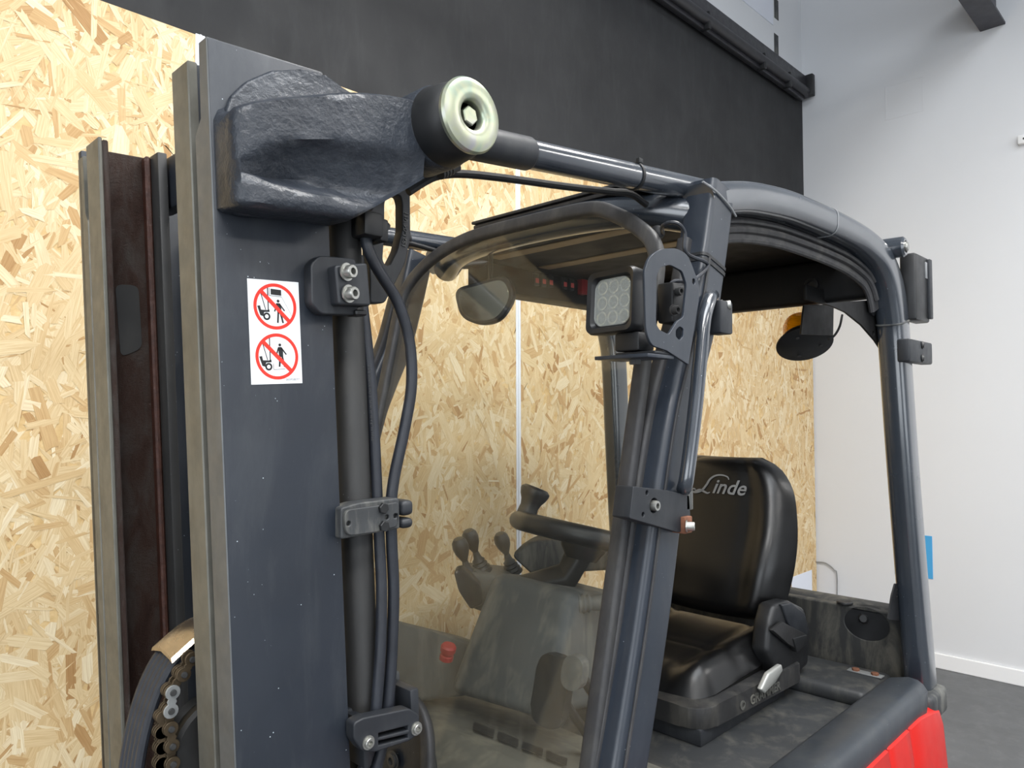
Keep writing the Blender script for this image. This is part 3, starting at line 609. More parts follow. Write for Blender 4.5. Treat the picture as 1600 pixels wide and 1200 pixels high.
# ---- warning sticker
s00 = mp(386, 435, 0.8598); s10 = mp(466, 440, 0.8598); s01 = mp(394, 601, 0.8598)
SW = s10[0] - s00[0]; SH = s00[1] - s01[1]
def SF(y): return (M(s00[0], y, s00[1]), MX, MZ)
stk = flat('warning_sticker', [[(0, 0), (SW, 0), (SW, -SH), (0, -SH)]], 0.0004, SF(0.8597), 'sticker_white', up, smooth=0, label='white warning sticker with two red prohibition signs')
R_ = 0.42 * SW
for ci, (u, v) in enumerate(((0.515, 0.252), (0.515, 0.735))):
    cx_, cy_ = u * SW, -v * SH
    S = lambda pts: [(cx_ + x * R_, cy_ + y * R_) for x, y in pts]
    def bar(a, b, wd):
        a = V(a); b = V(b); dn = (b - a).normalized(); pn = V((-dn.y, dn.x)) * wd / 2
        return S([tuple(a + pn), tuple(b + pn), tuple(b - pn), tuple(a - pn)])
    flat('prohibition_ring', [circle2(cx_, cy_, R_, 48), circle2(cx_, cy_, R_ * 0.86, 48)], 0.0004, SF(0.85935), 'sticker_red', up, smooth=0)
    flat('prohibition_bar', [bar((-0.66, 0.66), (0.66, -0.66), 0.17)], 0.0004, SF(0.85915), 'sticker_red', up, smooth=0)
    truck = [S([(-0.83, 0.0), (-0.70, 0.02), (-0.66, -0.16), (-0.40, -0.17), (-0.28, -0.14), (-0.27, -0.25), (-0.52, -0.26), (-0.58, -0.44), (-0.70, -0.40)])]
    wheel = [circle2(cx_ - 0.41 * R_, cy_ - 0.44 * R_, 0.165 * R_, 24), circle2(cx_ - 0.41 * R_, cy_ - 0.44 * R_, 0.085 * R_, 24)]
    shapes = [truck, wheel, [bar((-0.66, 0.60), (-0.45, -0.16), 0.035)], [bar((-0.33, 0.80), (-0.33, -0.2), 0.045)]]
    if ci == 0:
        shapes += [[S([(-0.19, 0.76), (0.30, 0.73), (0.30, 0.48), (-0.19, 0.51)])], [bar((-0.26, 0.78), (-0.26, 0.49), 0.02)], [bar((-0.27, 0.47), (0.31, 0.43), 0.02)], [bar((0.31, 0.43), (0.78, -0.4), 0.008)]]
        px_, py_ = 0.14, 0.24
    else:
        shapes += [[bar((-0.20, -0.30), (-0.18, -0.56), 0.018)], [bar((-0.19, -0.56), (0.35, -0.55), 0.018)]]
        px_, py_ = 0.14, 0.50
    man = [[circle2(cx_ + px_ * R_, cy_ + py_ * R_, 0.065 * R_, 16)],
           [S([(px_ - 0.09, py_ - 0.09), (px_ + 0.07, py_ - 0.09), (px_ + 0.14, py_ - 0.30), (px_ + 0.14, py_ - 0.52), (px_ - 0.05, py_ - 0.52), (px_ - 0.07, py_ - 0.3)])],
           [bar((px_ - 0.07, py_ - 0.12), (px_ - 0.18, py_ - 0.46), 0.06)], [bar((px_ + 0.06, py_ - 0.12), (px_ + 0.29, py_ - 0.42), 0.06)],
           [bar((px_ - 0.01, py_ - 0.5), (px_ - 0.05, py_ - 0.95), 0.08)], [bar((px_ + 0.09, py_ - 0.5), (px_ + 0.20, py_ - 0.95), 0.08)]]
    parts_ = shapes + man
    me = bpy.data.meshes.new('pictogram'); bm = BM()
    for outl in parts_:
        m_ = flat_mesh(outl, 0.0003); bm.from_mesh(m_); bpy.data.meshes.remove(m_)
    bm.to_mesh(me); bm.free()
    o_ = SF(0.85945)[0]; me.transform(Matrix(((MX.x, MZ.x, 0, o_.x), (MX.y, MZ.y, -1, o_.y), (MX.z, MZ.z, 0, o_.z), (0, 0, 0, 1))))
    me.materials.clear(); link_mesh('pictogram', me, 'sticker_black', up, smooth=0)
flat('sticker_number', None, 0.0002, (M(s00[0] + SW * 0.82, 0.8594, s00[1] - SH * 0.963), MX, MZ), 'logo_grey', up, text='0009580771', size=0.0042, smooth=0)
# ---- chain, hose band and roller between the uprights
rl = obj('chain_roller', lathe(BM(), [(0, 0), (0.062, 0), (0.066, 0.006), (0.058, 0.012), (0.058, 0.034), (0.066, 0.04), (0.062, 0.046), (0, 0.046)], (0.452, 1.0, 1.055), (0, 1, 0), 32), 'cylinder_black', FL)
arc = lambda y, e=0.0: [(0.342 - e, y, 0.90), (0.345 - e, y, 0.98), (0.350 - e, y, 1.04), (0.359 - e, y, 1.095), (0.374 - e, y, 1.143), (0.395 - e * 0.7, y, 1.178 + e * 0.6), (0.425, y, 1.198 + e), (0.46, y, 1.205 + e), (0.50, y, 1.197 + e)]
for k in range(5):
    bm = BM(); tube(bm, arc(1.022 + 0.0125 * k), 0.0066, 10, 5, up=(0, 1, 0)); obj('band_hose', bm, 'hose_rubber', rl)
gp = spline(arc(0, 0.012)[5:], 8)
rows = [[(p.x, y, p.z + h) for y, h in ((1.010, -0.006), (1.014, 0.0), (1.03, 0.004), (1.06, 0.004), (1.080, 0.0), (1.084, -0.006), (1.078, -0.004), (1.05, 0.001), (1.02, -0.003))] for p in gp]
bm = BM(); loft(bm, rows); obj('hose_guard', bm, 'chrome_worn', rl, label='worn bright metal hose guard')
pins = [onY(x, y, 0.995) for x, y in ((300, 1030), (287, 1054), (270, 1082), (267, 1111), (267, 1139), (269, 1166), (270, 1194), (271, 1222), (272, 1250))]
def link_outline(a, b, r, waist):
    d = b - a; L = math.hypot(d.x, d.z); ex = V((d.x / L, d.z / L)); ey = V((-ex.y, ex.x)); out = []
    for k in range(13):
        t_ = math.radians(-150 + 300 * k / 12 ); out.append(V((b.x, b.z)) + ex * r * math.cos(t_) + ey * r * math.sin(t_))
    out.append(V((a.x + d.x / 2, a.z + d.z / 2)) + ey * waist)
    for k in range(13):
        t_ = math.radians(30 + 300 * k / 12); out.append(V((a.x, a.z)) + ex * r * math.cos(t_) + ey * r * math.sin(t_))
    out.append(V((a.x + d.x / 2, a.z + d.z / 2)) - ey * waist)
    return [(p.x, p.y) for p in out]
for k in range(len(pins) - 1):
    a_, b_ = pins[k], pins[k + 1]
    if k % 2 == 0:
        m_ = 'link_zinc' if k == 2 else 'chain_steel'; y = 0.995
    else: m_ = 'chain_steel'; y = 1.000
    flat('chain_link', [link_outline(a_, b_, 0.0095, 0.0062)], 0.003, sideframe(y), m_, rl, 0.0006, **({'label': 'bright zinc chain link'} if k == 2 else {}))
    flat('chain_link', [link_outline(a_, b_, 0.0095, 0.0062)], 0.003, sideframe(y + 0.012), 'chain_steel', rl, 0.0006)
for p in pins: obj('chain_pin', lathe(BM(), [(0, 0), (0.0035, 0), (0.0042, 0.0015), (0.0042, 0.026), (0, 0.026)], (p.x, 0.9905, p.z), (0, 1, 0), 12), 'bolt_dark', rl)
bp_ = [onY(x, y, 1.010) for x, y in ((251, 1118), (249, 1142), (250, 1166), (249, 1190), (249, 1214), (250, 1240))]
for a_, b_ in zip(bp_, bp_[1:]):
    for y in (1.003, 1.0085, 1.014): flat('chain_link', [link_outline(a_, b_, 0.0085, 0.006)], 0.0034, sideframe(y), 'chain_steel', rl, 0.0006)
# ---- overhead guard: near side traced, far side mirrored
def prof2(a, b, r, n=4): return rrect(a, b, r, n)   # a across the truck, b in the side's plane
def sweep2(bm, path, dims, r, up=(0, 1, 0)):
    P = [V(p) for p in path]; rings = []; up = V(up)
    for i, p in enumerate(P):
        tg = (P[min(i + 1, len(P) - 1)] - P[max(i - 1, 0)]).normalized()
        u = (up - tg * up.dot(tg)).normalized(); s = tg.cross(u); a, b = dims[i] if isinstance(dims, list) else dims
        rings.append([p + u * x + s * y for x, y in prof2(a, b, r, 4)])
    return loft(bm, rings)
sil = [(1112, 282, 0.69), (1150, 279, 0.688), (1190, 281, 0.685), (1240, 293, 0.676), (1280, 309, 0.667), (1330, 333, 0.652), (1370, 358, 0.638), (1396, 386, 0.628), (1413, 428, 0.622), (1422, 480, 0.620), (1427, 540, 0.620), (1438, 700, 0.615), (1452, 880, 0.608), (1468, 1072, 0.60)]
sp_ = spline([onY(*q) for q in sil], 5)
def rail_path(fy):
    out, dims = [], []
    for i, p in enumerate(sp_):
        tg = (sp_[min(i + 1, len(sp_) - 1)] - sp_[max(i - 1, 0)]); tg.y = 0; tg.normalize()
        nrm = V((tg.z, 0, -tg.x))            # inwards (down / forward)
        f = min(1.0, max(0.0, (i / len(sp_) - 0.42) / 0.2)); b = 0.066 + 0.022 * f
        c = p + nrm * (b / 2); out.append(V((c.x, fy(p.y + 0.033), c.z))); dims.append((0.066, b))
    return out, dims
apath = [(1.282, 0.722, 1.938), (1.268, 0.722, 1.88), (1.243, 0.722, 1.79), (1.208, 0.722, 1.68), (1.160, 0.722, 1.58), (1.125, 0.722, 1.50), (1.083, 0.722, 1.36), (1.030, 0.722, 1.16), (0.965, 0.722, 0.95), (0.885, 0.722, 0.70), (0.86, 0.722, 0.55)]
for s in (1, -1):
    fy = (lambda y: y) if s > 0 else far
    rp, dm = rail_path(fy)
    bm = BM(); sweep2(bm, rp, dm, 0.022)
    gr_ = obj('roof_rail', bm, 'guard_paint', FL, smooth=45, label='curved roof tube running down into the rear pillar' if s > 0 else 'far roof tube and rear pillar')
    # weld seam round the tube, rain lips below it
    k0 = 24; tg = (rp[k0 + 1] - rp[k0 - 1]).normalized()
    if s > 0:
        for kk, rr in ((23, 0.0012), (47, 0.0025)):
            ring = []; p = rp[kk]; tg = (rp[kk + 1] - rp[kk - 1]).normalized(); u = (YV - tg * YV.dot(tg)).normalized(); sd = tg.cross(u)
            for x, y in prof2(dm[kk][0] + 0.001, dm[kk][1] + 0.001, 0.022, 5): ring.append(p + u * x + sd * y)
            ring.append(ring[0]); bm = BM(); sweep(bm, ring, circ(rr, 6), up=tg); obj('weld_seam', bm, 'bracket_dusty' if kk > 30 else 'logo_grey', gr_)
    if s > 0:
        pts = []; dd_ = []
        for i in range(0, 46, 2):
            tg = (rp[i + 1] - rp[max(i - 1, 0)]).normalized(); nrm = V((tg.z, 0, -tg.x)).normalized(); pts.append(rp[i] + nrm * 0.056 + V((0, 0.022, 0))); dd_.append((0.012, 0.050))
        bm = BM(); sweep2(bm, pts, dd_, 0.004); obj('rain_gutter', bm, 'seal_rubber', gr_)
    for off, rr, yo, i0, i1 in ((0.043, 0.006, 0.012, 0, 40), (0.060, 0.008, 0.014, 0, 44), (0.080, 0.007, 0.022, 0, 46)) if s > 0 else ():
        pts = []
        for i in range(i0, min(i1, len(rp)), 2):
            tg = (rp[min(i + 1, len(rp) - 1)] - rp[max(i - 1, 0)]).normalized(); nrm = V((tg.z, 0, -tg.x)).normalized()
            pts.append(rp[i] + nrm * off + V((0, yo * s, 0)))
        bm = BM(); tube(bm, pts, rr, 8, 2, up=(0, 1, 0)); obj('rain_lip', bm, 'seal_rubber', gr_)
    # foot of the rear pillar
    e = rp[-1]; bm = BM(); box(bm, (e.x - 0.085, e.y - 0.040 - 0.012 * s, e.z - 0.060), (e.x + 0.052, e.y + 0.040, e.z + 0.012), 0.016, 3); obj('pillar_foot', bm, 'bracket_dusty', gr_)
    # front pillar
    ap = spline([(x - (0.0 if s > 0 else 0.025), fy(y) + (0.0 if s > 0 else 0.105), z) for x, y, z in apath], 5); dims = []
    for i, p in enumerate(ap): dims.append((0.066, 0.082 if p.z > 1.6 else 0.082 + min(0.012, (1.6 - p.z) * 0.03)))
    bm = BM(); sweep2(bm, ap, dims, 0.012); apl = obj('front_pillar', bm, 'pillar_paint', FL, smooth=40, label='sloping front pillar of the cab' if s > 0 else 'far front pillar of the cab')
    # glass channel and raised strip along the pillar
    gp_ = [p + V((-0.046, 0.012 * s, 0.0)) for p in ap[8:]]
    bm = BM(); sweep2(bm, gp_, (0.026, 0.024), 0.007); obj('glass_channel', bm, 'seal_rubber', apl)
    st_ = [p + V((-0.028, -0.0345 * s, 0.0)) for p in ap[10:]]
    bm = BM(); sweep2(bm, st_, (0.004, 0.006), 0.0012); obj('trim_strip', bm, 'seal_rubber', apl)
    if s > 0:
        bm = BM(); w0 = [onY(1098, 284, 0.686), onY(1120, 300, 0.686), onY(1140, 322, 0.686), onY(1150, 338, 0.688)]
        tube(bm, w0, 0.0022, 6, 6); obj('weld_seam', bm, 'logo_grey', apl)
        # dark tape bands round the pillar
        for k_, (zz, hh) in enumerate(((1.786, 0.006), (1.776, 0.007))):
            pp_ = min(ap, key=lambda q: abs(q.z - zz)); q1 = pp_ + V((-0.0012, 0, -0.005)); q2 = pp_ + V((0.0012, 0, 0.005)) if k_ == 0 else pp_ + V((0, 0, 0.003))
            dv = V((0.30, 0, 1)).normalized(); c_ = V((pp_.x + (zz - pp_.z) * 0.3, pp_.y, zz))
            bm = BM(); sweep2(bm, [c_ - dv * hh / 2, c_ + dv * hh / 2], (0.0695, 0.0855), 0.012); obj('cable_tie', bm, 'rubber', apl)
        # lamp cable looping into the pillar
        bm = BM(); tube(bm, [onY(1036, 366, 0.76), onY(1034, 355, 0.72), onY(1045, 348, 0.70), onY(1060, 350, 0.685), onY(1070, 365, 0.682), onY(1072, 395, 0.682), (1.20, 0.683, 1.775), (1.15, 0.685, 1.74), onY(1052, 440, 0.70), onY(1040, 460, 0.71)], 0.0035, 8, 6); obj('cable', bm, 'hose_rubber', apl)
        # grab handle
        gh = [onY(1113, 462, 0.682), onY(1108, 470, 0.668), onY(1100, 500, 0.663), onY(1094, 560, 0.662), onY(1085, 650, 0.662), onY(1073, 745, 0.664), onY(1068, 765, 0.676)]
        bm = BM(); tube(bm, gh, 0.0125, 16, 6); ghn = obj('grab_handle', bm, 'guard_paint', FL, label='tubular grab handle on the front pillar')
        ub = onY(1118, 500, 0.675); bm = BM(); box(bm, (ub.x - 0.016, 0.655, ub.z - 0.026), (ub.x + 0.028, 0.688, ub.z + 0.034), 0.004); obj('handle_mount', bm, 'bracket_paint', ghn)
        socket_bolt(ghn, onY(1128, 478, 0.668), (0.5, -1, 0.1), 0.0085, 0.016)
        # lower clamp block on the pillar
        ow = [(990, 760), (1042, 766), (1077, 774), (1080, 826), (1060, 832), (984, 810)]
        lowb = flat('pillar_clamp', [round_poly(to2(ow, 0.672), 0.003), circle2(onY(1022, 790, 0.672).x, onY(1022, 790, 0.672).z, 0.012, 20), circle2(onY(1011, 770, 0.672).x, onY(1011, 770, 0.672).z, 0.0038, 12), circle2(onY(1005, 804, 0.672).x, onY(1005, 804, 0.672).z, 0.0038, 12)], 0.034, sideframe(0.689), 'bracket_paint', FL, 0.001, label='clamp block on the front pillar with a recessed screw')
        bm = BM(); a0 = onY(1078, 774, 0.668); box(bm, (a0.x - 0.004, 0.672, a0.z - 0.026), (a0.x + 0.018, 0.70, a0.z + 0.006), 0.002); obj('clamp_tab', bm, 'bracket_dusty', lowb)
        a0 = onY(1072, 822, 0.668); bm = BM(); box(bm, (a0.x - 0.010, 0.664, a0.z - 0.012), (a0.x + 0.014, 0.70, a0.z + 0.016), 0.002); obj('rusty_lug', bm, 'rusty_steel', lowb)
        socket_bolt(lowb, onY(1072, 822, 0.664), (0.5, -1, 0), 0.0075, 0.014)
        socket_bolt(lowb, V((onY(1023, 790, 0.672).x, 0.690, onY(1023, 790, 0.672).z)), (0, -1, 0.0), 0.0085, 0.024)
# header tube across the front of the roof
bm = BM(); tube(bm, [(1.265, 0.74, 1.885), (1.225, 0.83, 1.905), (1.205, 0.95, 1.915), (1.20, YC, 1.918), (1.205, far(0.95), 1.915), (1.225, far(0.83), 1.905), (1.265, far(0.74), 1.885)], 0.034, 20, 6); hd = obj('roof_header', bm, 'guard_paint', FL)
bm = BM(); lathe(bm, [(0, 0.012), (0.010, 0.012), (0.013, 0.010), (0.013, 0)], (1.165, 0.765, 1.84), (-1, -0.3, 0), 18); obj('rubber_grommet', bm, 'rubber', hd)
# roof: dark panel, front edge strip, bars
rf = obj('roof_panel', box(BM(), (1.24, 0.735, 1.925), (2.06, far(0.735), 1.945), 0.006), 'roof_black', FL)
bm = BM(); box(bm, (1.185, 0.80, 1.944), (1.262, 1.297, 1.953), 0.002); box(bm, (1.18, 0.80, 1.955), (1.262, 1.299, 1.962), 0.002); obj('front_edge', bm, 'seal_rubber', rf)
for x0 in (1.36, 1.56): obj('beige_strip', box(BM(), (x0, 0.76, 1.9215), (x0 + 0.045, far(0.80), 1.9252), 0.001), 'roof_beige', rf)  # pale beige strips across the underside of the roof panel
hdr = obj('rear_header', box(BM(), (2.035, 0.665, 1.805), (2.085, far(0.665), 1.925), 0.014, 3), 'roof_black', FL, label='dark rear roof beam with a row of switches')
swp = obj('switch_panel', box(BM(), (1.40, 1.475, 1.845), (1.99, 1.56, 1.925), 0.010, 2), 'roof_black', FL, label='dark overhead panel with a row of switches')
for px in (837, 848, 859, 881, 892):
    c_ = onY(px, 436 + (px - 836) * 0.14, 1.47)
    obj('switch', box(BM(), (c_.x - 0.011, 1.464, c_.z - 0.020), (c_.x + 0.011, 1.480, c_.z + 0.016), 0.002), 'plastic_black', swp)
    obj('switch_legend', box(BM(), (c_.x - 0.007, 1.4625, c_.z - 0.012), (c_.x + 0.007, 1.4645, c_.z + 0.002), 0.0006), 'switch_red', swp)
c_ = onY(909, 446, 1.47); obj('switch', box(BM(), (c_.x - 0.015, 1.456, c_.z - 0.03), (c_.x + 0.015, 1.480, c_.z + 0.018), 0.003), 'red_plastic', swp, label='red emergency switch')
gus = flat('gusset_plate', [to2([(1285, 474), (1375, 468), (1388, 552), (1378, 550), (1366, 532), (1345, 508), (1320, 488), (1300, 479)], 0.69), circle2(onY(1363, 521, 0.69).x, onY(1363, 521, 0.69).z, 0.0075, 14), circle2(onY(1371, 531, 0.69).x, onY(1371, 531, 0.69).z, 0.0075, 14)], 0.006, sideframe(0.69), 'roof_black', FL)
for px, py in ((1362, 482), (1268, 446)):
    q = onY(px, py, 0.686) if px > 1300 else onX(px, py, 2.033)
    lathe_ax = (0, -1, 0) if px > 1300 else (-1, 0, 0)
    obj('bolt', lathe(BM(), [(0.020, 0), (0.020, 0.005), (0.011, 0.006), (0.011, 0.002), (0, 0.002)], q, lathe_ax, 20), 'plastic_black', gus if px > 1300 else hdr)
# hardware at the rear top corner
rb = onY(1404, 388, 0.618)
rbk = obj('tube_end', lathe(BM(), [(0, 0.0), (0.027, 0.0), (0.027, 0.055), (0.022, 0.06), (0.016, 0.06), (0.016, 0.054), (0, 0.054)], (rb.x + 0.012, 0.665, rb.z + 0.005), (0.05, -1, 0), 26), 'guard_paint', FL)
obj('end_bolt', lathe(BM(), [(0, 0.050), (0.013, 0.050), (0.013, 0.063), (0.010, 0.066), (0, 0.066)], (rb.x + 0.012, 0.665, rb.z + 0.005), (0.05, -1, 0), 20), 'bolt_steel', rbk)
m0 = onY(1418, 392, 0.61); m1 = onY(1446, 505, 0.61)
md = obj('window_guide', box(BM(), (m0.x + 0.03, 0.60, m1.z), (m1.x + 0.005, 0.64, m0.z), 0.006), 'plastic_black', FL, label='black plastic guide block behind the rear pillar')
obj('guide_lip', box(BM(), (m1.x - 0.012, 0.592, m1.z + 0.01), (m1.x + 0.008, 0.602, m0.z - 0.005), 0.002), 'bracket_paint', md)
obj('guide_window', box(BM(), (m1.x - 0.03, 0.597, m0.z - 0.06), (m1.x - 0.018, 0.601, m0.z - 0.015), 0.001), 'logo_grey', md)
h0 = onY(1414, 529, 0.612); h1_ = onY(1450, 570, 0.612)
hg = obj('hinge_bracket', box(BM(), (h0.x, 0.600, h1_.z), (h1_.x, 0.632, h0.z), 0.005), 'bracket_paint', FL)
for py in (539, 560): socket_bolt(hg, onY(1441, py, 0.600), (0.2, -1, 0), 0.0075, 0.005, 'bolt_dark')
tb = to2([(1399, 912), (1404, 912), (1408, 970), (1388, 968), (1394, 930)], 0.665); hs_ = [circle2(onY(1401.5, y, 0.665).x, onY(1401.5, y, 0.665).z, 0.0042, 12) for y in (920, 931)]
flat('pillar_tab', [round_poly(tb, 0.003)] + hs_, 0.004, sideframe(0.667), 'plastic_black', FL)
# ---- windscreen
def wsx(z): return 1.15 - 0.245 * (1.91 - z)
wo = [(0.738, 1.50), (0.738, 1.65), (0.735, 1.76), (0.752, 1.815), (0.80, 1.858), (0.85, 1.888), (0.895, 1.908), (0.96, 1.915), (1.08, 1.917), (1.21, 1.917), (1.29, 1.912), (1.365, 1.895), (1.43, 1.865), (1.48, 1.82), (1.495, 1.76), (1.492, 1.60), (1.492, 1.30), (1.492, 1.02), (1.47, 0.965), (1.40, 0.945), (1.26, 0.940), (1.19, 0.940), (1.150, 0.928), (1.124, 0.904), (1.108, 0.872), (1.092, 0.82), (1.07, 0.76), (1.03, 0.72), (0.95, 0.70), (0.80, 0.70), (0.745, 0.73), (0.738, 0.80), (0.738, 1.15)]
wp = [V((wsx(z), y, z)) for y, z in wo]
ws = obj('windscreen', prism(BM(), wp, (0.005, 0, 0.0012)), 'dusty_glass', FL, smooth=0, label='dusty curved edge windscreen')
loop = spline(wp + [wp[0]], 4)
bm = BM(); sweep(bm, loop, rrect(0.020, 0.030, 0.007, 3), up=(1, 0, -0.245), caps=False); obj('rubber_seal', bm, 'seal_rubber', ws)
# rear view mirror behind the glass
mc_ = onX(757, 478, 1.22)
mo = [(-0.085, 0.045), (0.06, 0.075), (0.085, 0.02), (0.05, -0.04), (0.0, -0.05), (-0.06, -0.03)]
fx = (mc_, V((0.35, -0.93, -0.02)).normalized(), V((0.12, 0.02, 0.99)).normalized())
rv = flat('rear_view_mirror', [round_poly(mo, 0.028)], 0.020, fx, 'plastic_black', FL, 0.005)
nn = fx[1].cross(fx[2]).normalized()
flat('mirror_glass', [round_poly([(x * 0.86, y * 0.84) for x, y in mo], 0.024)], 0.002, (mc_ + nn * 0.0105, fx[1], fx[2]), 'mirror_glass', rv, 0.0005)
bm = BM(); tube(bm, [mc_ + V((0.01, 0, 0.02)), mc_ + V((0.03, 0.01, 0.09)), (1.26, mc_.y + 0.02, 1.926)], 0.006, 8, 5); obj('mirror_stalk', bm, 'plastic_black', rv)
# ---- work lamp on a plate bracket
bo = [(1005, 425), (1012, 402), (1030, 389), (1055, 388), (1073, 398), (1090, 442), (1090, 470), (1074, 570), (1040, 548), (1016, 540), (1008, 520)]
bh = [(1024, 432), (1030, 418), (1045, 414), (1064, 424), (1071, 445), (1066, 496), (1056, 502), (1050, 512), (1043, 523), (1028, 515), (1023, 505)]
YB = 0.655
bh2 = [(1054, 516), (1060, 510), (1066, 514), (1066, 526), (1060, 532), (1054, 526)]
lb = flat('lamp_bracket', [round_poly(to2(bo, YB), [0.004, 0.014, 0.014, 0.014, 0.014, 0.006, 0.004, 0.002, 0.004, 0.014, 0.014]), round_poly(to2(bh, YB), 0.006), round_poly(to2(bh2, YB), 0.004), circle2(onY(1082, 440, YB).x, onY(1082, 440, YB).z, 0.0050, 14)], 0.005, sideframe(YB), 'pillar_paint', FL, 0.0008, label='pierced steel plate holding the work lamp')
bm = BM(); c0 = onY(1040, 556, YB); box(bm, (c0.x - 0.05, YB, c0.z - 0.004), (c0.x + 0.025, 0.76, c0.z + 0.002), 0.001); obj('bracket_foot', bm, 'pillar_paint', lb)
for x, y in ((1057, 456), (1052, 485)): socket_bolt(lb, onY(x, y, 0.690), (-0.2, -1, 0), 0.0075, 0.012, 'bolt_dark')
bm = BM(); c1 = onY(1052, 470, 0.70); box(bm, (c1.x - 0.02, 0.688, c1.z - 0.04), (c1.x + 0.03, 0.72, c1.z + 0.03), 0.004); obj('mount_block', bm, 'plastic_black', lb)
LX, LYc, LZ = 0.985, 0.742, 1.692
def lf(x, y, z):      # lamp frame, turned a little outwards and tipped down
    m = Matrix.Rotation(math.radians(-8), 3, 'Z') @ Matrix.Rotation(math.radians(4), 3, 'Y'); return V((LX, LYc, LZ)) + m @ V((x, y, z))
rings = []
for x, hw, hh, r in ((0.0, 0.046, 0.044, 0.012), (-0.003, 0.053, 0.052, 0.013), (0.004, 0.055, 0.054, 0.013), (0.030, 0.054, 0.052, 0.013), (0.050, 0.042, 0.040, 0.012), (0.060, 0.030, 0.028, 0.010)):
    rings.append([lf(x - 0.0, a, b) for b, a in rrect(2 * hh, 2 * hw, r, 4)])
inner = [[lf(x, a, b) for b, a in rrect(2 * hh, 2 * hw, 0.010, 4)] for x, hw, hh in ((0.008, 0.042, 0.040),)]
bm = BM(); loft(bm, inner + rings); wl = obj('work_lamp', bm, 'plastic_black', FL, smooth=40, label='square work lamp with a ribbed lens')
oct_ = round_poly([(-0.042, -0.030), (-0.030, -0.042), (0.030, -0.042), (0.042, -0.030), (0.042, 0.030), (0.030, 0.042), (-0.030, 0.042), (-0.042, 0.030)], 0.006)
bm = BM(); prism(bm, [lf(0.004, a * 0.97, b * 0.95) for a, b in oct_], lf(0.007, 0, 0) - lf(0.004, 0, 0), 0.001, 1); obj('lens', bm, 'lamp_lens', wl)
for iy in (-0.026, 0.0, 0.026):
    for iz in (-0.026, 0.0, 0.026):
        ax = lf(-1, 0, 0) - lf(0, 0, 0); o0 = lf(0.0085, iy, iz)
        obj('led_reflector', lathe(BM(), [(0, -0.0008), (0.004, -0.0006), (0.008, 0.0003), (0.0122, 0.0012)], o0, ax, 16), 'reflector', wl)
bm = BM(); box(bm, lf(0.012, -0.058, -0.085).to_tuple(), lf(0.045, -0.004, -0.052).to_tuple(), 0.004); obj('lamp_foot', bm, 'plastic_black', wl)
bm = BM(); box(bm, (LX + 0.002, LYc - 0.086, LZ - 0.092), (LX + 0.05, LYc - 0.008, LZ - 0.087), 0.002); obj('foot_plate', bm, 'bracket_paint', wl)
hex_bolt(wl, (LX + 0.02, LYc - 0.035, LZ - 0.0925), (0, 0, -1), 0.010, 0.014, 'bolt_dark')
# ================================================================== inside the cab
# cowl and floor behind the windscreen
cowl = BM(); prism(cowl, [(0.93, 0.76, 0.80), (1.02, 0.76, 0.845), (1.55, 0.76, 0.70), (1.55, 0.76, 0.45), (0.93, 0.76, 0.45)], (0, 0.74, 0), 0.012, 3)
cw = obj('front_cowl', cowl, 'floor_mat', FL)
for k in range(4):
    x0 = 740 + k * 38; pts = [(x0, 1128 + k * 15), (x0 + 33, 1141 + k * 15), (x0 + 31, 1152 + k * 15), (x0 - 1, 1140 + k * 15)]
    P_ = []
    for a, b in pts:
        r_ = ray(a, b); nz = V((0.145, 0, 0.53)).normalized(); p0 = V((1.02, 0.76, 0.851)); t_ = (p0 - EYE).dot(nz) / r_.dot(nz); P_.append(EYE + r_ * t_)
    bm = BM(); prism(bm, P_, (0, 0, 0.0012)); obj('vent_slot', bm, 'sticker_black', cw, smooth=0)
cf = BM(); prism(cf, [(0.915, 0.74, 0.55), (0.915, 0.74, 0.72), (0.915, 1.08, 0.72), (0.915, 1.12, 0.92), (0.93, 1.50, 0.93), (0.93, 1.50, 0.55)], (-0.012, 0, 0), 0.002, 1)
fp = obj('front_panel', cf, 'mast_paint', FL)
socket_bolt(fp, onX(614, 1188, 0.90), (-1, 0, 0), 0.014, 0.006, 'bolt_dark')
kb = onX(697, 1019, 1.05)
bx__ = obj('side_panel', prism(BM(), [(0.96, 1.36, 0.86), (0.96, 1.36, 1.06), (1.10, 1.36, 1.00), (1.30, 1.36, 0.92), (1.30, 1.36, 0.80)], (0, 0.12, 0), 0.015, 3), 'console_grey', FL)
obj('emergency_knob', lathe(BM(), [(0, 0.034), (0.014, 0.034), (0.017, 0.030), (0.017, 0.020), (0.012, 0.017), (0.012, 0.012), (0.015, 0.010), (0.015, 0), (0, 0)], kb - V((0, 0, 0.015)), (0, -0.3, 1), 20), 'red_plastic', bx__, label='red push knob')
# steering column housing
f4 = [onX(768, 893, 1.22), onX(893, 926, 1.22), onX(850, 1128, 1.12), onX(696, 1082, 1.12)]
rows = []
for t_, xo, yo in ((0, 0.0, 0.0), (0, 0.002, 0.0), (1, 0.20, 0.0)):
    rows.append([p + V((xo, 0, -0.02 * t_)) for p in f4])
hs_ = BM(); prism(hs_, f4, (0.24, 0.04, -0.05), 0.026, 4); sc_ = obj('column_housing', hs_, 'console_grey', FL, smooth=60, label='dusty grey steering column housing')
sp0 = onX(888, 945, 1.25); bm = BM(); prof = []
for k in range(5): prof += [(0.026 - k * 0.0015, k * 0.011), (0.021 - k * 0.0015, k * 0.011 + 0.006)]
prof = [(0, -0.01)] + prof + [(0.017, 0.06), (0.019, 0.10), (0.017, 0.12), (0, 0.12)]
obj('stalk_boot', lathe(bm, prof, sp0, (0.75, -0.65, 0.05), 20), 'console_grey', sc_)
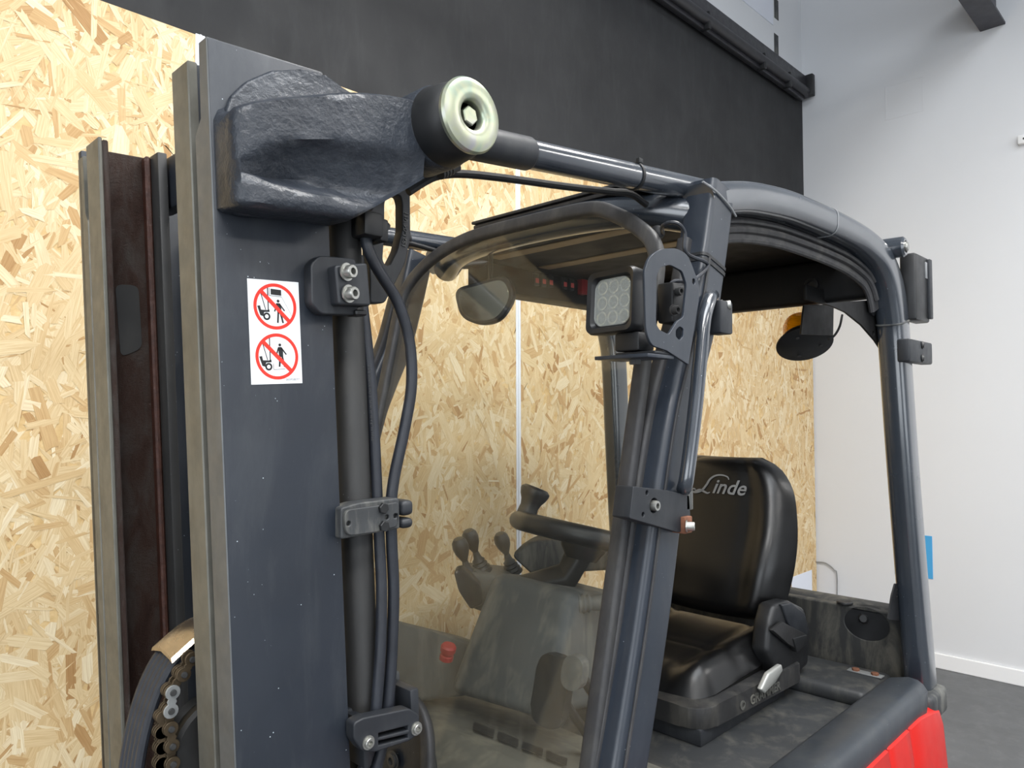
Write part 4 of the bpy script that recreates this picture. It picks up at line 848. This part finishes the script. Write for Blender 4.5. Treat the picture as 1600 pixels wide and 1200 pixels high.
# steering wheel with knob
WC = onY(915, 836, 1.10); wn = V((0.25, -0.07, 1.0)).normalized(); e1 = V((1, 0, -0.3)).normalized(); e2 = wn.cross(e1).normalized(); e1 = e2.cross(wn)
bm = BM(); RW, rw = 0.158, 0.0245; rings = []
for i in range(56):
    a = 2 * math.pi * i / 56; d = e1 * math.cos(a) + e2 * math.sin(a)
    rings.append([WC + d * (RW + rw * math.cos(b)) + wn * (rw * 0.9 * math.sin(b)) for b in [2 * math.pi * j / 14 for j in range(14)]])
grid_surface(bm, rings + [rings[0]], True); bmesh.ops.remove_doubles(bm, verts=bm.verts, dist=1e-6); sw_ = obj('steering_wheel', bm, 'plastic_black', FL, smooth=60)
obj('wheel_hub', lathe(BM(), [(0, -0.045), (0.036, -0.045), (0.052, -0.02), (0.056, 0.0), (0.045, 0.010), (0, 0.012)], WC - wn * 0.012, wn, 28), 'plastic_black', sw_)
kdir = (onX(800, 800, WC.x - 0.12) - WC); kdir = kdir - wn * kdir.dot(wn); kdir.normalize()
for a in (0.0, 2.2, -2.2):
    d = Matrix.Rotation(a, 3, wn) @ kdir; bm = BM(); sweep(bm, [WC + d * 0.03 - wn * 0.012, WC + d * 0.10 - wn * 0.010, WC + d * 0.165], rrect(0.016, 0.040, 0.007, 3), up=wn); obj('wheel_spoke', bm, 'plastic_black', sw_)
kp = WC + kdir * RW
obj('steering_knob', lathe(BM(), [(0, -0.01), (0.024, -0.006), (0.023, 0.012), (0.022, 0.022), (0.025, 0.034), (0.032, 0.046), (0.0355, 0.057), (0.035, 0.063), (0.028, 0.069), (0.0, 0.070)], kp + wn * 0.014 - kdir * 0.012, (wn + V((0.12, -0.12, 0))).normalized(), 28), 'plastic_black', sw_)
bm = BM(); sweep(bm, [WC - wn * 0.02, WC - wn * 0.10 + V((-0.0, 0.03, 0)), onX(800, 925, 1.26)], rrect(0.06, 0.05, 0.014, 3), up=(0, 1, 0)); obj('steering_column', bm, 'plastic_black', sw_)
# hydraulic levers on the armrest side
LB = [((722, 862), (735, 905), 1.36), ((738, 848), (752, 888), 1.38), ((787, 852), (800, 890), 1.38)]
lvc = obj('lever_console', prism(BM(), [onY(x, y, 1.33) for x, y in ((714, 900), (728, 896), (800, 902), (815, 912), (760, 960), (738, 952), (716, 915))], (0.10, 0.10, 0.0), 0.012, 3), 'plastic_grey', FL)
for (kx, ky), (bx2, by2), yy in LB:
    top = onY(kx, ky, yy); bot = onY(bx2, by2, yy); ax = (top - bot).normalized(); L_ = (top - bot).length
    lv = obj('control_lever', lathe(BM(), [(0, L_ - 0.03), (0.006, L_ - 0.028), (0.0095, L_ - 0.020), (0.0175, L_ - 0.002), (0.0205, L_ + 0.014), (0.0185, L_ + 0.027), (0.012, L_ + 0.035), (0, L_ + 0.037)], bot, ax, 20), 'plastic_black', FL)
    prof = [(0, -0.02)]
    for k in range(4): prof += [(0.027 - k * 0.0035, -0.008 + k * 0.0105), (0.020 - k * 0.003, -0.002 + k * 0.0105)]
    prof += [(0.007, L_ - 0.025), (0, L_ - 0.024)]
    obj('lever_boot', lathe(BM(), prof, bot, ax, 20), 'rubber', lv)
arr = BM(); prism(arr, [onY(x, y, 1.30) for x, y in ((708, 892), (722, 888), (750, 915), (756, 945), (736, 955), (716, 925))], (0.04, 0.04, 0), 0.010, 3); obj('armrest_front', arr, 'plastic_black', lvc)
arm2 = BM(); prism(arm2, [onY(x, y, 1.44) for x, y in ((795, 868), (830, 846), (960, 838), (1010, 850), (1010, 890), (830, 900))], (0.12, 0.08, 0), 0.016, 3); obj('armrest', arm2, 'plastic_dusty', lvc)
# pedals
for (px, py, w_, h_, yy, m_) in ((858, 1080, 0.085, 0.13, 1.12, 'plastic_black'), (893, 1052, 0.05, 0.06, 1.0, 'console_grey')):
    c_ = onX(px, py, 1.10 if m_ == 'plastic_black' else 1.08)
    bm = BM(); prism(bm, [c_ + V((0.25 * b, a, b)) for a, b in round_poly([(-w_ / 2, -h_ / 2), (w_ / 2, -h_ / 2), (w_ / 2, h_ / 2), (-w_ / 2, h_ / 2)], 0.03)], (0.02, 0, 0), 0.004, 2); pd_ = obj('pedal', bm, m_, FL)
    bm = BM(); tube(bm, [c_ + V((0.02, 0, 0)), c_ + V((0.10, 0.0, -0.10)), c_ + V((0.20, 0, -0.22))], 0.010, 8, 4); obj('pedal_arm', bm, 'plastic_black', pd_)
# ---- driver's seat
def seat_back():
    T0 = V((1.925, YC, 0.93)); tv = V((0.26, 0, 1.0)).normalized(); nv = V((-tv.z, 0, tv.x)); H = 0.455
    nU, nV = 28, 26; front = []; back = []
    for j in range(nV + 1):
        t_ = j / nV
        w_ = 0.205 + 0.030 * math.sin(math.pi * min(1, t_ * 1.15))
        if t_ > 0.70: k = (t_ - 0.70) / 0.30; w_ *= math.sqrt(max(0.0, 1 - k ** 3.0 * 0.72))
        if t_ < 0.10: w_ *= 0.93 + 0.7 * t_
        rf_, rb_ = [], []
        for i in range(nU + 1):
            u = -1 + 2 * i / nU; au = abs(u)
            ed = max(0.0, 1 - au ** 8) ** 0.5
            te = min(1.0, (1 - t_) / 0.10, t_ / 0.07); te = math.sqrt(max(0.0, 1 - (1 - te) ** 2))
            bol = 0.030 * math.exp(-((au - 0.80) / 0.17) ** 2) * (1 - 0.75 * max(0, t_ - 0.45) / 0.55)
            crease = -0.006 * math.exp(-((au - 0.54) / 0.05) ** 2) * min(1, t_ * 4)
            lumb = 0.018 * math.exp(-((t_ - 0.28) / 0.22) ** 2)
            th = (0.045 + bol + crease + lumb) * ed * te
            p = T0 + tv * (H * t_) + V((0, u * w_, 0)) + V((0.03 * au ** 2, 0, 0))
            rf_.append(p + nv * th); rb_.append(p - nv * (0.050 * ed * te + 0.0015))
        front.append(rf_); back.append(rb_)
    bm = BM(); grid_surface(bm, front); grid_surface(bm, [r[::-1] for r in back])
    return bm, T0, tv, nv, H
seat = empty('seat', (1.75, YC, 0.78)); seat.parent = FL; seat.location = WLOC[seat] - WLOC[FL]
bmS, T0, tv, nv, H = seat_back()
bk = obj('backrest', bmS, 'seat_vinyl', seat, smooth=70)
# printed lettering on the backrest
lc_ = T0 + tv * (H * 0.785) + nv * 0.0475 + V((0, 0.0, 0))
ex_, ey_ = V((0, -1, 0)), tv
cen = V((lc_.x, YC - 0.035, lc_.z))
flat('seat_lettering', None, 0.0014, (cen + ex_ * 0.018 - ey_ * 0.002, ex_, ey_), 'logo_grey', seat, text='inde', size=0.060, shear=0.30, offset=0.0007, spacing=1.02, smooth=0)
def ribbon(pts, w0):
    P_ = spline([(a, b, 0) for a, b in pts], 6); L_, R2 = [], []
    for i, p in enumerate(P_):
        tg = (P_[min(i + 1, len(P_) - 1)] - P_[max(i - 1, 0)]).normalized(); nn_ = V((-tg.y, tg.x, 0)); f = math.sin(math.pi * (0.12 + 0.86 * i / (len(P_) - 1))); wd = w0 * (0.35 + 0.65 * f)
        L_.append((p.x + nn_.x * wd, p.y + nn_.y * wd)); R2.append((p.x - nn_.x * wd, p.y - nn_.y * wd))
    return L_ + R2[::-1]
for pts, w0 in (([(-0.088, -0.014), (-0.096, -0.012), (-0.100, -0.017), (-0.094, -0.022), (-0.080, -0.021), (-0.066, -0.014), (-0.054, 0.002), (-0.044, 0.020), (-0.028, 0.031), (-0.008, 0.034), (0.010, 0.030), (0.016, 0.022)], 0.0032), ([(-0.090, -0.019), (-0.074, -0.014), (-0.060, -0.018), (-0.048, -0.022), (-0.040, -0.019)], 0.0030)):
    flat('seat_lettering', [ribbon(pts, w0)], 0.0014, (cen, ex_, ey_), 'logo_grey', seat, smooth=0)
# cushion
def cushion():
    x0, x1 = 1.545, 1.99; nU, nV = 26, 26; top, bot = [], []
    for j in range(nV + 1):
        t_ = j / nV; w_ = 0.222 - 0.012 * (1 - t_)
        if t_ < 0.10: w_ *= 0.90 + 1.0 * t_
        a, b = [], []
        for i in range(nU + 1):
            u = -1 + 2 * i / nU; au = abs(u)
            ed = max(0.0, 1 - au ** 7) ** 0.5; te = min(1.0, t_ / 0.16, (1 - t_) / 0.08); te = math.sqrt(max(0, 1 - (1 - te) ** 2))
            bol = 0.022 * math.exp(-((au - 0.82) / 0.16) ** 2); crease = -0.005 * math.exp(-((au - 0.56) / 0.05) ** 2) - 0.006 * math.exp(-((t_ - 0.42) / 0.04) ** 2)
            z = 0.835 + 0.03 * t_ + (0.055 + bol + crease - 0.01 * t_) * ed * te
            fr = 0.02 * (1 - au ** 2) if t_ < 0.2 else 0
            p = V((x0 + (x1 - x0) * t_ - fr * (1 - t_ / 0.2 if t_ < 0.2 else 0), YC + u * w_, z)); a.append(p); b.append(V((p.x, p.y, 0.835 + 0.03 * t_ - 0.050 * ed * te - 0.001)))
        top.append(a); bot.append(b)
    bm = BM(); grid_surface(bm, top); grid_surface(bm, [r[::-1] for r in bot]); return bm
obj('cushion', cushion(), 'seat_vinyl', seat, smooth=70)
obj('seat_base', prism(BM(), [(x, y, 0.788) for x, y in round_poly([(1.49, 0.875), (1.97, 0.855), (1.97, far(0.855)), (1.49, far(0.875))], [0.06, 0.02, 0.02, 0.06])], (0, 0, 0.048), 0.008, 2), 'seat_shell', seat)
obj('suspension_box', box(BM(), (1.50, 0.885, 0.752), (1.93, far(0.885), 0.79), 0.004), 'bracket_paint', seat)
gl_ = onY(1197, 1104, 0.862)
flat('seat_lettering', None, 0.0022, (V((gl_.x, 0.8625, 0.806)), V((0.999, -0.04, 0)).normalized(), V((0, 0, 1))), 'plastic_grey', seat, text='GRAMMER', size=0.031, offset=0.0006, spacing=1.05)
flat('seat_emblem', [circle2(0, 0, 0.011, 20), circle2(0.002, 0, 0.006, 16)], 0.0022, (V((gl_.x - 0.110, 0.8668, 0.806)), V((0.999, -0.04, 0)).normalized(), V((0, 0, 1))), 'plastic_grey', seat)
# belt reel housing, buckle and lever
rh = [(1212, 945), (1235, 938), (1258, 950), (1268, 985), (1264, 1040), (1240, 1062), (1215, 1060), (1200, 1020), (1204, 975)]
obj('belt_reel', prism(BM(), [onY(x, y, 0.868) for x, y in rh], (0.0, 0.05, 0), 0.014, 3), 'plastic_black', seat, smooth=60)
obj('reel_cover', prism(BM(), [onY(x, y, 0.862) for x, y in ((1222, 945), (1238, 942), (1258, 958), (1264, 990), (1250, 1000), (1232, 975))], (0.0, 0.012, 0), 0.004, 2), 'bracket_paint', seat, smooth=60)
obj('belt_strap', prism(BM(), [onY(x, y, 0.852) for x, y in ((1206, 985), (1224, 972), (1262, 992), (1250, 1018), (1232, 1006))], (0.0, 0.012, 0), 0.003, 2), 'belt_black', seat)
obj('belt_tongue', prism(BM(), [onY(x, y, 0.848) for x, y in ((1240, 998), (1262, 992), (1262, 1006), (1246, 1020))], (0.0, 0.016, 0), 0.003, 2), 'plastic_black', seat)
lv_ = [onY(x, y, 0.845) for x, y in ((1190, 1078), (1202, 1052), (1222, 1038), (1224, 1048), (1212, 1066), (1196, 1084))]
obj('seat_lever', prism(BM(), lv_, (0, 0.014, 0), 0.004, 2), 'lever_silver', seat, smooth=60)
# ---- hood, rim, red bodywork
hood = obj('hood', box(BM(), (1.30, 0.66, 0.60), (2.26, far(0.66), 0.752), 0.012), 'deck_plastic', FL, label='scuffed dark hood under the seat')
obj('hood_ridge', box(BM(), (1.98, 0.70, 0.745), (2.19, far(0.70), 0.790), 0.016, 3), 'deck_plastic', hood)
rim = BM(); rows = []
for x in (1.22, 1.5, 1.8, 2.0, 2.06, 2.085):
    k = 1.0; yo = 0.578 + (0.02 if x > 2.08 else 0)
    rows.append([(x, yo, 0.765), (x, yo - 0.002, 0.808), (x, yo + 0.008, 0.822), (x, yo + 0.03, 0.824), (x, 0.672, 0.812), (x, 0.69, 0.798), (x, 0.70, 0.752), (x, 0.70, 0.70), (x, yo + 0.01, 0.70)])
loft(rim, rows); rm = obj('side_rim', rim, 'rim_paint', FL, smooth=50, label='raised dark rim along the side of the hood')
rim2 = BM(); loft(rim2, [[(p[0], far(p[1]), p[2]) for p in r] for r in rows]); obj('side_rim', rim2, 'deck_plastic', FL, smooth=50)
hp = onZ(1352, 1052, 0.792); pl = obj('hood_plate', box(BM(), (hp.x - 0.012, hp.y - 0.045, 0.7905), (hp.x + 0.014, hp.y + 0.045, 0.794), 0.001), 'link_zinc', hood)
for dy in (-0.025, 0.025): hex_bolt(hood, (hp.x, hp.y + dy, 0.794), (0, 0, 1), 0.010, 0.006, 'rusty_steel')
rp_ = obj('rear_panel', box(BM(), (2.232, 0.665, 0.74), (2.31, far(0.665), 0.952), 0.014, 3), 'plastic_dusty', FL, label='dark moulded panel behind the seat')
c_ = onX(1354, 972, 2.205)
RXf = (V((2.218, 0, 0)), V((0, -1, 0)), V((0, 0, 1)))
hole = [(-c_.y + 0.060 * math.cos(t_), c_.z - 0.006 + 0.044 * math.sin(t_)) for t_ in [2 * math.pi * k / 36 for k in range(36)]]
flat('panel_face', [round_poly([(-far(0.665), 0.742), (-0.668, 0.742), (-0.668, 0.948), (-far(0.665), 0.948)], 0.02), hole], 0.030, RXf, 'plastic_dusty', rp_, 0.004)
bw = BM(); loft(bw, [[(x, c_.y - r_ * 0.061 * math.cos(t_), c_.z - 0.006 + r_ * 0.045 * math.sin(t_)) for t_ in [2 * math.pi * k / 36 for k in range(36)]] for x, r_ in ((2.2045, 1.04), (2.206, 0.97), (2.214, 0.88), (2.224, 0.74), (2.2305, 0.5), (2.2315, 0.1))])
obj('recess_bowl', bw, 'plastic_black', rp_, smooth=60)
obj('recess_knob', lathe(BM(), [(0, 0.030), (0.010, 0.030), (0.015, 0.024), (0.018, 0.008), (0.020, 0), (0, 0)], (2.226, c_.y + 0.012, c_.z + 0.004), (-1, -0.2, 0.2), 9), 'rubber', rp_, smooth=20)
c_ = onZ(1320, 942, 0.952); obj('filler_plug', lathe(BM(), [(0, 0.006), (0.020, 0.006), (0.022, 0.004), (0.022, 0), (0, 0)], (c_.x, c_.y, 0.951), (0, 0, 1), 24), 'rubber', rp_)
# red side covers with narrow seams
xs = [0.95, onY(1388, 1178, 0.575).x, onY(1421, 1165, 0.575).x, 2.24]
def red(x0, x1, rear=False):
    rows = []
    xs_ = [x0 + 0.003, x0 + 0.008] + [x0 + (x1 - x0) * k / 4 for k in (1, 2, 3)] + [x1 - 0.008, x1 - 0.003]
    for i, x in enumerate(xs_):
        e = 0.006 if i in (0, len(xs_) - 1) else 0.0
        sw_in = 0.05 * max(0, (x - 2.12) / 0.12) ** 2 if rear else 0
        y = 0.570 + e + sw_in; dz = 0.03 * max(0.0, min(1.0, (x - 2.05) / 0.06)) if rear else 0.0
        rows.append([(x, y + 0.02, 0.768 - dz), (x, y + 0.002, 0.760 - dz), (x, y - 0.006, 0.70), (x, y - 0.014, 0.60), (x, y - 0.018, 0.45), (x, y - 0.01, 0.30), (x, y + 0.1, 0.28), (x, y + 0.1, 0.768 - dz)])
    bm = BM(); loft(bm, rows); return bm
cwt = obj('counterweight', box(BM(), (1.9, 0.66, 0.25), (2.34, far(0.66), 0.735), 0.03, 3), 'red_paint', FL, label='red counterweight')
for a, b in zip(xs, xs[1:]): obj('side_cover', red(a, b, b > 2.1), 'red_paint', FL, smooth=50)
# ---- beacon hung under the roof
bn = V((-0.42, -0.36, -0.83)).normalized(); BC = onY(1257, 537, 0.875)
be = obj('beacon_plate', lathe(BM(), [(0, 0.004), (0.074, 0.004), (0.077, 0.002), (0.077, -0.002), (0, -0.003)], BC, bn, 40), 'plastic_black', FL, label='tilted base plate of the amber beacon')
obj('beacon_base', lathe(BM(), [(0, 0.003), (0.060, 0.003), (0.060, 0.020), (0.055, 0.026), (0, 0.026)], BC, -bn, 32), 'plastic_black', be)
obj('beacon_lens', lathe(BM(), [(0.053, 0.024), (0.052, 0.040), (0.048, 0.065), (0.038, 0.085), (0.020, 0.094), (0, 0.096)], BC, -bn, 32), 'amber_lens', be, label='amber ribbed lens')
obj('beacon_shield', prism(BM(), [onY(x, y, 0.80) for x, y in ((1257, 476), (1303, 476), (1302, 524), (1252, 522))], (0.006, 0.008, 0), 0.001, 1), 'roof_black', be)
obj('beacon_arm', box(BM(), (onY(1258, 480, 0.81).x, 0.805, 1.80), (onY(1300, 480, 0.81).x, 0.815, 1.84), 0.002), 'roof_black', be)
bm = BM(); tube(bm, [onY(1295, 530, 0.80), onY(1304, 524, 0.79), onY(1312, 510, 0.78), onY(1316, 492, 0.78)], 0.0032, 8, 5); obj('cable', bm, 'rubber', be)
for dx, dy in ((-0.05, 0.0), (0.03, 0.03), (0.0, -0.045)):
    e1 = bn.orthogonal().normalized(); e2 = bn.cross(e1); hex_bolt(be, BC + bn * 0.004 + e1 * dx + e2 * dy, bn, 0.005, 0.003, 'bolt_dark')
# ---- chassis and wheels below the frame
obj('chassis', box(BM(), (0.80, 0.66, 0.22), (1.95, far(0.66), 0.62), 0.03), 'mast_paint', FL)
def wheel(x, y, r, wd):
    w_ = obj('wheel', lathe(BM(), [(0.0, 0.03), (r * 0.55, 0.03), (r * 0.58, 0), (r * 0.93, 0), (r, 0.02), (r, wd - 0.02), (r * 0.93, wd), (r * 0.58, wd), (r * 0.55, wd - 0.03), (0, wd - 0.03)], (x, y, r), (0, 1, 0), 40), 'rubber', FL)
    obj('wheel_rim', lathe(BM(), [(0, 0.022), (r * 0.2, 0.02), (r * 0.45, 0.035), (r * 0.54, 0.01), (r * 0.56, 0.028)], (x, y, r), (0, 1, 0), 32), 'link_zinc', w_)
for y in (0.62, far(0.62) - 0.17): wheel(0.86, y, 0.27, 0.17)
for y in (0.64, far(0.64) - 0.14): wheel(2.08, y, 0.21, 0.14)
